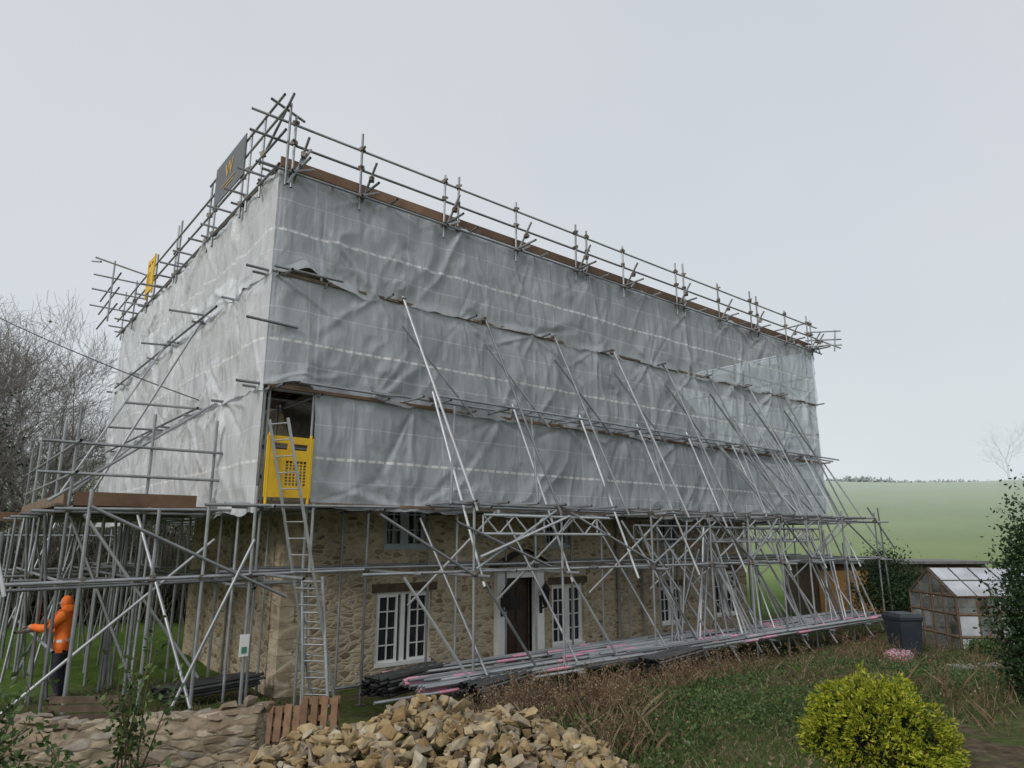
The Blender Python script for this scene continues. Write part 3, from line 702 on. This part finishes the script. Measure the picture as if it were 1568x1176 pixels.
for i in range(3): k.box(g_(-.9+i*.9,.6,.75),(.8,.5,.04),0,M); k.box(g_(-.9+i*.9,.6,.36),(.06,.4,.72),0,M)
for i in range(12): k.cone(g_(-1.4+i*.24,.6+random.uniform(-.15,.15),.775),g_(-1.4+i*.24,.6,.95),.05,.075,8)
k.build('staging',[M_darkwood],gh)

# ------------------------------------------------------------ shed
shd=empty('garden_shed'); s=MB(); a=Vector((25.9,13.4));dv=Vector((.78,-.63)); yaw=math.atan2(dv.y,dv.x); M=Matrix.Rotation(yaw,3,'Z')
def s_(u,v,z): q=M@Vector((u,v,z)); return Vector((a.x+q.x,a.y+q.y,z))
def sb(u0,u1,v0,v1,z0,z1,mi): s.box(s_((u0+u1)/2,(v0+v1)/2,(z0+z1)/2),(u1-u0,v1-v0,z1-z0),mi,M)
sb(0,6.6,.05,3,-.2,2.0,0)
for i in range(0,33): sb(i*.2+.006,i*.2+.194,.02,.05,0,1.95,0)
sb(-.25,6.85,-.25,3.2,2.003,2.1,1)
sb(.15,1.25,-.02,.018,.25,1.75,2); sb(1.3,2.5,-.02,.018,.25,1.75,2); sb(3.4,4.4,-.02,.018,.9,1.6,3); sb(3.35,4.45,-.03,-.021,.84,.9,4)
s.build('body',[M_darkwood,simple('felt_roof',(.1,.1,.1),(.2,.2,.19),4),M_ply,M_glass,M_white],shd)

# ------------------------------------------------------------ leaves utilities
def leafmesh(name,cent,size,mat,parent=None,up=0.,asp=.5,out=None,sv=.4):
    n=len(cent); cent=np.asarray(cent,float)
    d=rng.normal(size=(n,3)); d[:,2]+=up
    if out is not None: d+=out*1.5
    d/=np.linalg.norm(d,axis=1)[:,None]
    e=rng.normal(size=(n,3)); e-=(e*d).sum(1)[:,None]*d; e/=np.linalg.norm(e,axis=1)[:,None]
    s=size*(1+rng.uniform(-sv,sv,n))[:,None]
    nrm=np.cross(d,e)
    v=np.stack([cent,cent+d*s*.5+e*s*asp*.5+nrm*s*.08,cent+d*s,cent+d*s*.5-e*s*asp*.5+nrm*s*.08],1).reshape(-1,3)
    f=np.arange(4*n).reshape(-1,4)
    me=bpy.data.meshes.new(name); me.from_pydata(v.tolist(),[],f.tolist()); me.materials.append(mat)
    return link(bpy.data.objects.new(name,me),parent)

gs=empty('golden_shrub'); c0=np.array([6.95,3.15,.98])
nt_=2100; th=rng.uniform(0,2*np.pi,nt_); cp=rng.uniform(-.6,1,nt_); dirs=np.stack([np.sqrt(1-cp**2)*np.cos(th),np.sqrt(1-cp**2)*np.sin(th),cp],1)
lump=1+.07*np.sin(th*5+cp*4)+.06*np.sin(th*9-cp*7)+.05*np.sin(cp*11+th*3)
tips=c0+dirs*(lump*.6*rng.uniform(.88,1.07,nt_))[:,None]*np.array([1,1,1.0])
cen=np.repeat(tips,12,0)+rng.normal(size=(nt_*12,3))*.016; dd_=np.repeat(dirs,12,0)
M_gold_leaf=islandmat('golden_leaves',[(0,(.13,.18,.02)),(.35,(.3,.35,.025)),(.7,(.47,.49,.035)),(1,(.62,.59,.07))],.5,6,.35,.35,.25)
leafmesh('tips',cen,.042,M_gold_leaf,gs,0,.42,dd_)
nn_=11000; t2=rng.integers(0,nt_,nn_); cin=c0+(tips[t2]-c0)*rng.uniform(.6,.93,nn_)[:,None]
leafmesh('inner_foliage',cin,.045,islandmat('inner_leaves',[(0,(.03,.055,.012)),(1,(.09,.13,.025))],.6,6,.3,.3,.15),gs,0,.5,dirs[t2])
tw=MB()
for k in range(60):
    t_=random.uniform(0,6.28);e=random.uniform(.1,1.4); d1_=Vector((math.cos(t_)*math.cos(e),math.sin(t_)*math.cos(e),math.sin(e))); tw.cone(Vector(c0)-Vector((0,0,.25)),Vector(c0)+d1_*.5,.014,.004,4)
tw.build('twigs',[M_darkwood],gs)

M_green=islandmat('green_leaves',[(0,(.035,.07,.018)),(.5,(.08,.14,.04)),(1,(.16,.23,.075))],.55,5,.3,.35,.2)
M_dark=islandmat('evergreen_leaves',[(0,(.015,.035,.012)),(.6,(.035,.07,.025)),(1,(.07,.12,.045))],.6,5,.3,.3,.15)
def bush(name,c,r,n,size,mat,sq=(1,1,1),stems=20):
    e=empty(name); c=np.array(c,float)
    cl=rng.normal(size=(max(8,int(n/250)),3)); cl/=np.linalg.norm(cl,axis=1)[:,None]; cl*=(rng.random(len(cl))**.4)[:,None]*r*.8; cl[:,2]=np.abs(cl[:,2]) if sq[2]>=1 else cl[:,2]
    i=rng.integers(0,len(cl),n); p=cl[i]+rng.normal(size=(n,3))*r*.17; p*=np.array(sq)
    leafmesh('foliage',c+p,size,mat,e)
    m=MB()
    for k in range(stems):
        t=cl[rng.integers(0,len(cl))]*np.array(sq); m.cone(c+np.array([0,0,-r*sq[2]*.3]),c+t,.012,.004,4)
    m.build('stems',[M_darkwood],e); return e
bush('evergreen_shrub',(10.85,2.75,1.35),1.0,15000,.06,M_dark,(.62,.62,1.95),50)
bush('evergreen_shrub',(11.0,2.6,.8),.9,9000,.06,M_dark,(.7,.7,1.2),40)
bush('ivy_shrub',(24.9,10.3,1.0),1.25,12000,.09,M_dark,(1.1,1,1.3),30)
bush('laurel_shrub',(27.5,7.2,1.2),1.2,5000,.1,M_dark,(1.2,1,1.2),30)
bush('garden_shrub',(20.4,6.3,.2),.45,3000,.06,M_green,(1,1,1),20)
bush('garden_shrub',(11.8,5.0,.5),.4,2600,.05,M_green,(1,1,1),16)

def rose(c,h,n,sp):
    e=empty('rose_bush'); m=MB(); pts=[]
    for k in range(n):
        p=Vector(c)+Vector((random.uniform(-.1,.1),random.uniform(-.1,.1),0)); d=Vector((random.uniform(-sp,sp),random.uniform(-sp,sp),1)).normalized()
        hh=h*random.uniform(.6,1.05); ns=9
        for i in range(ns):
            q_=p+d*hh/ns; m.cone(p,q_,.008*(1-i/ns)+.003,.008*(1-(i+1)/ns)+.003,5)
            if i>1:
                for j in range(5): pts.append(q_+Vector((random.gauss(0,.05),random.gauss(0,.05),random.gauss(0,.04))))
                if random.random()<.4:
                    b2=q_+Vector((random.uniform(-.2,.2),random.uniform(-.2,.2),random.uniform(.05,.2))); m.cone(q_,b2,.004,.002,4)
                    for j in range(9): pts.append(q_.lerp(b2,random.random())+Vector((random.gauss(0,.035),random.gauss(0,.035),random.gauss(0,.03))))
            p=q_; d=(d+Vector((random.gauss(0,.1),random.gauss(0,.1),-.02))).normalized()
    m.build('canes',[simple('cane',(.08,.09,.04),(.18,.12,.07))],e)
    leafmesh('leaves',[tuple(p) for p in pts],.055,M_green,e,-.2,.6)
rose((.38,6.2,.85),1.15,28,.3); rose((.7,5.6,.85),.75,16,.4); rose((1.5,6.6,.8),1.35,9,.12); rose((.15,6.9,.85),1.1,18,.3)
rose((1.2,5.0,.9),.5,16,.5)

# ------------------------------------------------------------ grass & weeds
def blades(name,P,h,mat,w=.006,bend=.5,lean=0):
    n=len(P); a=rng.uniform(0,6.28,n); hh=h*rng.uniform(.3,1.25,n); s=np.stack([np.cos(a),np.sin(a),np.zeros(n)],1); b=rng.normal(size=(n,3))*bend*hh[:,None]*.6; b[:,2]=hh
    v=np.stack([P-s*w,P+s*w,P+b*.55+s*w*.6,P+b*np.array([1.25,1.25,1])],1).reshape(-1,3)
    i=np.arange(n)*4; f=np.stack([i,i+1,i+2,i+3],1)
    me=bpy.data.meshes.new(name); me.from_pydata(v.tolist(),[],f.tolist()); me.materials.append(mat); return link(bpy.data.objects.new(name,me))
def scatter(n,x0,x1,y0,y1,thr=-.2,sd=0.,soft=.5):
    x=rng.uniform(x0,x1,n);y=rng.uniform(y0,y1,n)
    m=(np.sin(x*1.3+sd)+np.sin(y*1.9+sd*2+x*.6)+.6*np.sin(x*3.7-y*3.1+sd)+rng.normal(0,soft,n))>thr
    x=x[m];y=y[m]; return np.stack([x,y,H(x,y)-.01],1)
M_grass=islandmat('grass_blades',[(0,(.06,.09,.025)),(.4,(.1,.16,.045)),(.72,(.16,.21,.065)),(.84,(.27,.23,.13)),(1,(.34,.29,.19))],.7,3,.4,.2,.2)
M_straw=islandmat('dead_stalks',[(0,(.11,.07,.045)),(.5,(.22,.145,.09)),(.85,(.32,.24,.15)),(1,(.42,.35,.24))],.9,3,.3,.1)
g1=scatter(85000,.0,16,3.0,9.5,-.5,.3); g2=scatter(28000,14,24,3.5,9.5,-.6,1.1); g3=scatter(16000,-1,5,9.5,15,-.2,2.)
blades('grass',np.concatenate([g1,g2,g3]),.1,M_grass,.005,.7)
d1=scatter(5200,5.0,7.0,4.6,7.3,.2,2.1,1.); d2=scatter(4600,7,14,6.6,9.3,.8,.9,1.); d3=scatter(2600,12,22,5.2,8.5,1.1,3.0,1.); d4=scatter(700,8.3,12,2.6,5.5,1.1,1.0,1.)
dp_=np.concatenate([d1,d2,d3,d4])
blades('dead_weeds',dp_,.3,M_straw,.0035,.6)
dk=MB(); hp=[]
for k in rng.choice(len(dp_),620,replace=False):
    p=Vector(dp_[k]); d_=Vector((random.gauss(0,.18),random.gauss(0,.18),1)).normalized(); L=random.uniform(.2,.55)
    for i in range(4):
        q_=p+d_*L/4; dk.cone(p,q_,.0045,.003,3)
        if i>0:
            for j in range(2):
                e_=q_+Vector((random.gauss(0,.07),random.gauss(0,.07),random.uniform(.03,.12))); dk.cone(q_,e_,.0025,.002,3); hp+= [e_+Vector((random.gauss(0,.012),random.gauss(0,.012),random.gauss(0,.012))) for _ in range(5)]
        p=q_; d_=(d_+Vector((random.gauss(0,.12),random.gauss(0,.12),0))).normalized()
so_=dk.build('seeding_weeds',[M_straw]); leafmesh('seed_heads',[tuple(x) for x in hp],.02,M_straw,so_,0,.8)
wp=np.concatenate([scatter(300,4.5,8,4.2,8,-.3,.7),scatter(900,7,15,3.6,9.2,-.6,4.0),scatter(90,.5,3.,6.2,8.5,-1,1),scatter(480,14,22,4,9,-.5,2.0),scatter(60,.5,3.5,4.0,6.0,-1,1)])
pts=[]
for p in wp:
    k=rng.integers(20,90); r_=rng.uniform(.05,.22); q_=rng.normal(size=(k,3))*r_*np.array([1,1,.55]); q_[:,2]=np.abs(q_[:,2]); pts.append(p+q_)
leafmesh('garden_weeds',np.concatenate(pts),.042,M_green,None,.6,.55)
lp=np.concatenate([scatter(20000,0,16,3,10,-3,0),scatter(5000,14,24,3.5,9.5,-3,1)]); lp[:,2]+=.02
leafmesh('leaf_litter',lp,.045,M_straw,None,-.1,.7)
br=MB()
for k in range(520):
    if k<260: x=random.uniform(7.6,12);y=random.uniform(7.8,9.4)
    elif k<420: x=random.uniform(12,22);y=random.uniform(8.2,9.5)
    else: x=random.uniform(16,22);y=random.uniform(4.5,8)
    p=Vector((x,y,Hs(x,y))); d_=Vector((random.gauss(0,.5),random.gauss(0,.5),1)).normalized()
    for i in range(6):
        q_=p+d_*.1; br.cone(p,q_,.0045,.004,4); p=q_; d_=(d_+Vector((random.gauss(0,.3),random.gauss(0,.3),-.18))).normalized()
br.build('bramble_stems',[islandmat('bramble',[(0,(.08,.045,.035)),(1,(.24,.14,.09))])])
df=MB()
for k in range(12):
    x=random.uniform(8.2,9.4);y=random.uniform(8.2,8.9); z=Hs(x,y); df.cone((x,y,z),(x,y,z+.3),.004,.004,4,0)
    for j in range(4): df.cone((x+random.gauss(0,.02),y,z),(x+random.gauss(0,.06),y+random.gauss(0,.06),z+.26),.006,.002,3,0)
    for j in range(6):
        a_=j*1.047; df.add([(x,y,z+.3),(x+.03*math.cos(a_-.35),y+.03*math.sin(a_-.35),z+.32),(x+.045*math.cos(a_),y+.045*math.sin(a_),z+.31),(x+.03*math.cos(a_+.35),y+.03*math.sin(a_+.35),z+.32)],[(0,1,2,3)],1)
    df.cone((x,y,z+.3),(x-.01,y-.02,z+.325),.01,.014,6,1)
df.build('daffodils',[M_green,M_yellow])
sl=MB()
for i in range(7):
    M=Matrix.Rotation(-.6+random.uniform(-.03,.03),3,'Z'); x=17.8+i*.5;y=6.0-i*.38; sl.box((x,y,Hs(x,y)+.04),(.55,.4,.07),0,M)
sl.build('paving_slabs',[simple('concrete',(.25,.24,.22),(.38,.37,.34),8)])
bg=MB(); c=Vector((18.2,7.5,Hs(18.2,7.5)+.15)); vs=[];fs=[]
for i in range(13):
    for j in range(20):
        a=math.pi*i/12; b_=2*math.pi*j/20; rr_=(abs(math.cos(b_))**4+abs(math.sin(b_))**4)**-.25; cr=1+.06*math.sin(b_*7+i)+.05*math.sin(i*2.3+b_*3)
        vs.append(c+Vector((.36*math.sin(a)**.6*math.cos(b_)*rr_*cr if 0<i<12 else 0,.28*math.sin(a)**.6*math.sin(b_)*rr_*cr if 0<i<12 else 0,.17*math.cos(a)*cr)))
for i in range(12):
    for j in range(20): fs.append((i*20+j,(i+1)*20+j,(i+1)*20+(j+1)%20,i*20+(j+1)%20))
bg.add(vs,fs,0,True)
for s_x in(-.12,.12):
    pr=None
    for t_ in range(7):
        a=math.pi*t_/6; pt=c+Vector((s_x+.1*math.cos(a),-.05,.15+.1*math.sin(a)))
        if pr is not None: bg.cone(pr,pt,.01,.01,5,1)
        pr=pt
m,nt,bb=newmat('checked_bag'); ck=nt.nodes.new('ShaderNodeTexChecker'); ck.inputs['Scale'].default_value=14; ck.inputs[1].default_value=(.38,.08,.12,1); ck.inputs[2].default_value=(.45,.4,.43,1); tcx=nt.nodes.new('ShaderNodeTexCoord'); nt.links.new(tcx.outputs['Object'],ck.inputs[0]); nt.links.new(ck.outputs[0],bb.inputs[0])
bg.build('checked_storage_bag',[m,M_black])

# ------------------------------------------------------------ bare trees
M_bark=simple('bark',(.16,.14,.125),(.27,.245,.225),6,.95,0,.2)
def grow(mb,p,d,L,r,dep):
    ns=3 if dep>0 else 2
    for i in range(ns):
        q=p+d*(L/ns); r2=max(r*.86,.005); mb.cone(p,q,r,r2,6 if r>.06 else 3,0); 
        if dep>0:
            for k in range(1 if i<ns-1 else 2):
                if random.random()<.92:
                    a=Vector((random.gauss(0,1),random.gauss(0,1),random.gauss(0,1))).normalized(); dd=(d+a*random.uniform(.55,.95)+Vector((0,0,.12))).normalized()
                    grow(mb,q,dd,L*random.uniform(.62,.82),max(r2*random.uniform(.52,.72),.006),dep-1)
        p=q; r=r2; d=(d+Vector((random.gauss(0,.1),random.gauss(0,.1),random.gauss(0,.05)+.04))).normalized()
def tree(x,y,h,dep=5,mat=None):
    t=MB(); grow(t,Vector((x,y,Hs(x,y)-.2)),Vector((random.gauss(0,.06),random.gauss(0,.06),1)).normalized(),h*.34,h*.016,dep); return t.build('bare_tree',[mat or M_bark])
M_bark2=simple('bark_far_hazed',(.3,.29,.285),(.4,.39,.385),6,.95,0,.2)  # same bark with mist put into its colour, for farther trees
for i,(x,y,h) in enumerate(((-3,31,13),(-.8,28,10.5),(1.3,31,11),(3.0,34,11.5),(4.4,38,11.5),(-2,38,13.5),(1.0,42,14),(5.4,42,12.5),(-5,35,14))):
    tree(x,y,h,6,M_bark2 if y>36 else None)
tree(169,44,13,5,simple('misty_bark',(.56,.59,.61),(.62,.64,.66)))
iv=rng.normal(size=(5000,3))*np.array([.8,.7,1.8])+np.array([.4,28.4,3.8]); leafmesh('ivy',iv,.14,M_dark)
hd=MB()
for k in range(2300):
    x=random.uniform(-14,12);y=random.uniform(26.5,30); p=Vector((x,y,Hs(x,y))); d_=Vector((random.gauss(0,.25),random.gauss(0,.25),1)).normalized(); hh=random.uniform(2,5.2)
    for i in range(4):
        q_=p+d_*hh/4; hd.cone(p,q_,.022-.004*i,.018-.004*i,3); p=q_
        for j in range(3):
            e_=p+Vector((random.gauss(0,.45),random.gauss(0,.45),random.uniform(.1,.8))); hd.cone(p,e_,.009,.004,3)
        d_=(d_+Vector((random.gauss(0,.15),random.gauss(0,.15),0))).normalized()
hed=hd.build('hedgerow',[M_bark])
hl=np.stack([rng.uniform(-14,12,34000),rng.uniform(27,29.8,34000),np.abs(rng.normal(0,1.6,34000))+.2],1); hl=hl[(np.sin(hl[:,0]*1.7)+np.sin(hl[:,0]*.6+hl[:,2])+rng.normal(0,.4,len(hl)))>-1.1]
leafmesh('undergrowth',hl,.17,islandmat('brown_green',[(0,(.06,.065,.035)),(.6,(.11,.1,.065)),(1,(.18,.15,.1))]),hed)
rd=[]
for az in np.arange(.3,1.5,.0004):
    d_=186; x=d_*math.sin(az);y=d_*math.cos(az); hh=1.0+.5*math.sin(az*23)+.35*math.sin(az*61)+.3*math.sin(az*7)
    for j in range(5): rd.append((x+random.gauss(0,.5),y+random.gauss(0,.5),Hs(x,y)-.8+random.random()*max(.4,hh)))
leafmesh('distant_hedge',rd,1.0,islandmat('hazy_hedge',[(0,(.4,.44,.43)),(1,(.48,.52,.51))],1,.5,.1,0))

# ------------------------------------------------------------ cable + pole
cb=MB(); a=Vector((4.0,14.9,5.7)); b_=Vector((-2.5,25.2,10.9)); prev=a
for i in range(1,25):
    t=i/24; q_=a.lerp(b_,t); q_.z-=.25*4*t*(1-t); cb.cone(prev,q_,.012,.012,5); prev=q_
cb.build('power_cable',[M_black])
pl=MB(); pl.cone((-2.5,25.2,Hs(-2.5,25.2)),(-2.5,25.2,11.3),.15,.1,12,0,True); pl.box((-2.5,25.2,10.95),(1.2,.1,.1)); 
for k in(-.5,0,.5): pl.cone((-2.5+k,25.2,11),(-2.5+k,25.2,11.15),.04,.03,8)
pl.build('utility_pole',[M_darkwood])

# ------------------------------------------------------------ worker
wk=empty('construction_worker')
V=[(0,0,.97),(0,0,1.12),(0,.02,1.3),(0,.015,1.43),(0,.03,1.53),
   (.18,0,1.43),(.25,.1,1.17),(.19,.36,1.14),
   (-.18,.02,1.43),(-.25,.2,1.22),(-.15,.47,1.25),
   (.1,0,.9),(.12,.05,.5),(.13,-.02,.1),(.145,.17,.05),
   (-.1,0,.9),(-.13,.02,.5),(-.14,-.08,.1),(-.15,.1,.05),
   (.19,.43,1.14),(-.13,.55,1.25)]
E=[(0,1),(1,2),(2,3),(3,4),(3,5),(5,6),(6,7),(3,8),(8,9),(9,10),(0,11),(11,12),(12,13),(13,14),(0,15),(15,16),(16,17),(17,18),(7,19),(10,20)]
Rr=[.18,.175,.2,.165,.075,.105,.085,.055,.105,.085,.055,.12,.085,.062,.045,.12,.085,.062,.045,.04,.04]
me=bpy.data.meshes.new('b'); me.from_pydata(V,E,[]); ob=bpy.data.objects.new('b',me); col.objects.link(ob)
sk=ob.modifiers.new('s','SKIN'); 
for i,rv in enumerate(Rr): me.skin_vertices[0].data[i].radius=(rv,rv*(.82 if i<4 else 1))
me.skin_vertices[0].data[0].use_root=True
sb_=ob.modifiers.new('ss','SUBSURF'); sb_.levels=2; sb_.render_levels=2
dg=bpy.context.evaluated_depsgraph_get(); dg.update(); nm=bpy.data.meshes.new_from_object(ob.evaluated_get(dg)); bpy.data.objects.remove(ob)
M_orange=simple('hi_vis_orange',(.82,.14,.012),(.95,.22,.025),9,.7,0,.8); M_ref=simple('reflective_tape',(.55,.56,.55),(.7,.7,.7),5,.35,.3)
M_navy=simple('dark_trousers',(.012,.014,.022),(.03,.032,.045),6,.9); M_skin=simple('skin',(.45,.24,.17),(.55,.31,.22),6,.6,0,.05)
for mm in(M_orange,M_ref,M_navy,M_skin,M_black): nm.materials.append(mm)
for p_ in nm.polygons:
    c=p_.center; p_.use_smooth=True
    if (c.x>.1 and c.y>.38 and c.z>1) or (c.x<-.05 and c.y>.49 and c.z>1): k=3
    elif c.z>.84: k=1 if ((1.0<c.z<1.04) and abs(c.x)<.22 and abs(c.y)<.22) else 0
    elif c.z<.13: k=4
    else: k=2
    p_.material_index=k
body=bpy.data.objects.new('body',nm); link(body,wk)
hd_=MB()
def ell(mb,c,r,mi,cond=None,n=14):
    vs=[];fs=[]
    for i in range(n+1):
        for j in range(2*n):
            a=math.pi*i/n;b=math.pi*j/n; vs.append(Vector(c)+Vector((r[0]*math.sin(a)*math.cos(b),r[1]*math.sin(a)*math.sin(b),r[2]*math.cos(a))))
    for i in range(n):
        for j in range(2*n):
            f=(i*2*n+j,(i+1)*2*n+j,(i+1)*2*n+(j+1)%(2*n),i*2*n+(j+1)%(2*n)); cc=sum((vs[k] for k in f),Vector())/4-Vector(c)
            if cond is None or cond(cc): fs.append(f)
    mb.add(vs,fs,mi,True)
ell(hd_,(0,.05,1.64),(.07,.088,.108),0); ell(hd_,(0,.06,1.58),(.048,.066,.05),0)
hd_.cone((0,.125,1.65),(0,.158,1.618),.01,.016,6,0,True)
for sx in(-1,1): ell(hd_,(sx*.03,.13,1.65),(.011,.008,.008),1,None,6); ell(hd_,(sx*.072,.04,1.635),(.012,.02,.032),0,None,6)
hd_.bx(-.025,.025,.122,.132,1.58,1.588,3)
ell(hd_,(0,.035,1.65),(.084,.1,.112),2,lambda c:c.y<.05 or c.z>.095)
ell(hd_,(0,-.02,1.52),(.15,.12,.09),2)
hd_.build('head_with_hood',[M_skin,M_black,M_orange,simple('lips',(.35,.14,.12),(.4,.17,.14))],wk)
hn=MB()
for (px,py,pz) in((.19,.44,1.14),(-.13,.56,1.25)):
    for k,L in enumerate((.068,.078,.074,.058)):
        b0=Vector((px-.027+k*.018,py+.02,pz)); b1=b0+Vector((0,L*.5,-.006)); b2=b1+Vector((0,L*.25,-L*.45)); hn.cone(b0,b1,.0095,.009,6,0,True); hn.cone(b1,b2,.009,.007,6,0,True)
    sgn=-1 if px>0 else 1; b0=Vector((px+sgn*.025,py-.01,pz)); b1=b0+Vector((sgn*.02,.035,-.01)); b2=b1+Vector((-sgn*.004,.03,-.015)); hn.cone(b0,b1,.012,.01,6,0,True); hn.cone(b1,b2,.01,.008,6,0,True)
hn.build('fingers',[M_skin],wk)
wx,wy=2.07,14.6
tb=MB(); tb.tube((-.5,.58,1.2),(.6,.5,1.12),.0242); tb.build('held_tube',[M_steel],wk)
wk.location=(wx,wy,Hs(wx,wy)-.005); wk.rotation_euler=(0,0,math.atan2(.5,-.86)-math.pi/2); wk.scale=(.98,)*3

# ------------------------------------------------------------ light
world=bpy.data.worlds.new("World"); scene.world=world; world.use_nodes=True; nt=world.node_tree; bg_=nt.nodes['Background']
sky=nt.nodes.new('ShaderNodeTexSky'); sky.sky_type='NISHITA'; sky.sun_disc=False
sd=Vector((-1,-.28,.62)).normalized(); elev=math.asin(sd.z); sky.sun_elevation=elev; sky.sun_rotation=math.atan2(sd.x,sd.y); sky.dust_density=5; sky.air_density=1.5
bg_.inputs[1].default_value=.08
bg2=nt.nodes.new('ShaderNodeBackground'); tcw=nt.nodes.new('ShaderNodeTexCoord'); nzw=noisen(nt,1.1,4,tcw.outputs['Generated'])
spw=nt.nodes.new('ShaderNodeSeparateXYZ'); nt.links.new(tcw.outputs['Generated'],spw.inputs[0])
cw=ramp(nt,spw.outputs[2],[(0,(.80,.85,.87)),(.25,(.70,.745,.785)),(.7,(.67,.70,.745))])
cw2=ramp(nt,nzw.outputs['Fac'],[(.3,(.94,.955,.97)),(.7,(1.04,1.03,1.02))]); cw=mixc(nt,1,cw,cw2,'MULTIPLY'); nt.links.new(cw,bg2.inputs[0]); bg2.inputs[1].default_value=1.0
nt.links.new(sky.outputs[0],bg_.inputs[0]); ms=nt.nodes.new('ShaderNodeMixShader'); ms.inputs[0].default_value=.92
nt.links.new(bg_.outputs[0],ms.inputs[1]); nt.links.new(bg2.outputs[0],ms.inputs[2]); nt.links.new(ms.outputs[0],nt.nodes['World Output'].inputs[0])
sun=bpy.data.lights.new('sun','SUN'); sun.energy=1.5; sun.angle=R(18); sun.color=(1,.975,.94)
so=link(bpy.data.objects.new('sun',sun)); so.rotation_euler=sd.to_track_quat('Z','Y').to_euler()

cam=bpy.data.cameras.new('camera'); cam.sensor_width=36; cam.lens=24.18; cam.clip_end=3000; cam.clip_start=.1
co=link(bpy.data.objects.new('camera',cam)); co.location=(0,0,2.9)
th=R(12.74); dv=Vector((.6388*math.cos(th),.7694*math.cos(th),math.sin(th))); co.rotation_euler=dv.to_track_quat('-Z','Y').to_euler()
scene.camera=co
scene.view_settings.view_transform='Standard'; scene.view_settings.look='None'; scene.view_settings.exposure=0
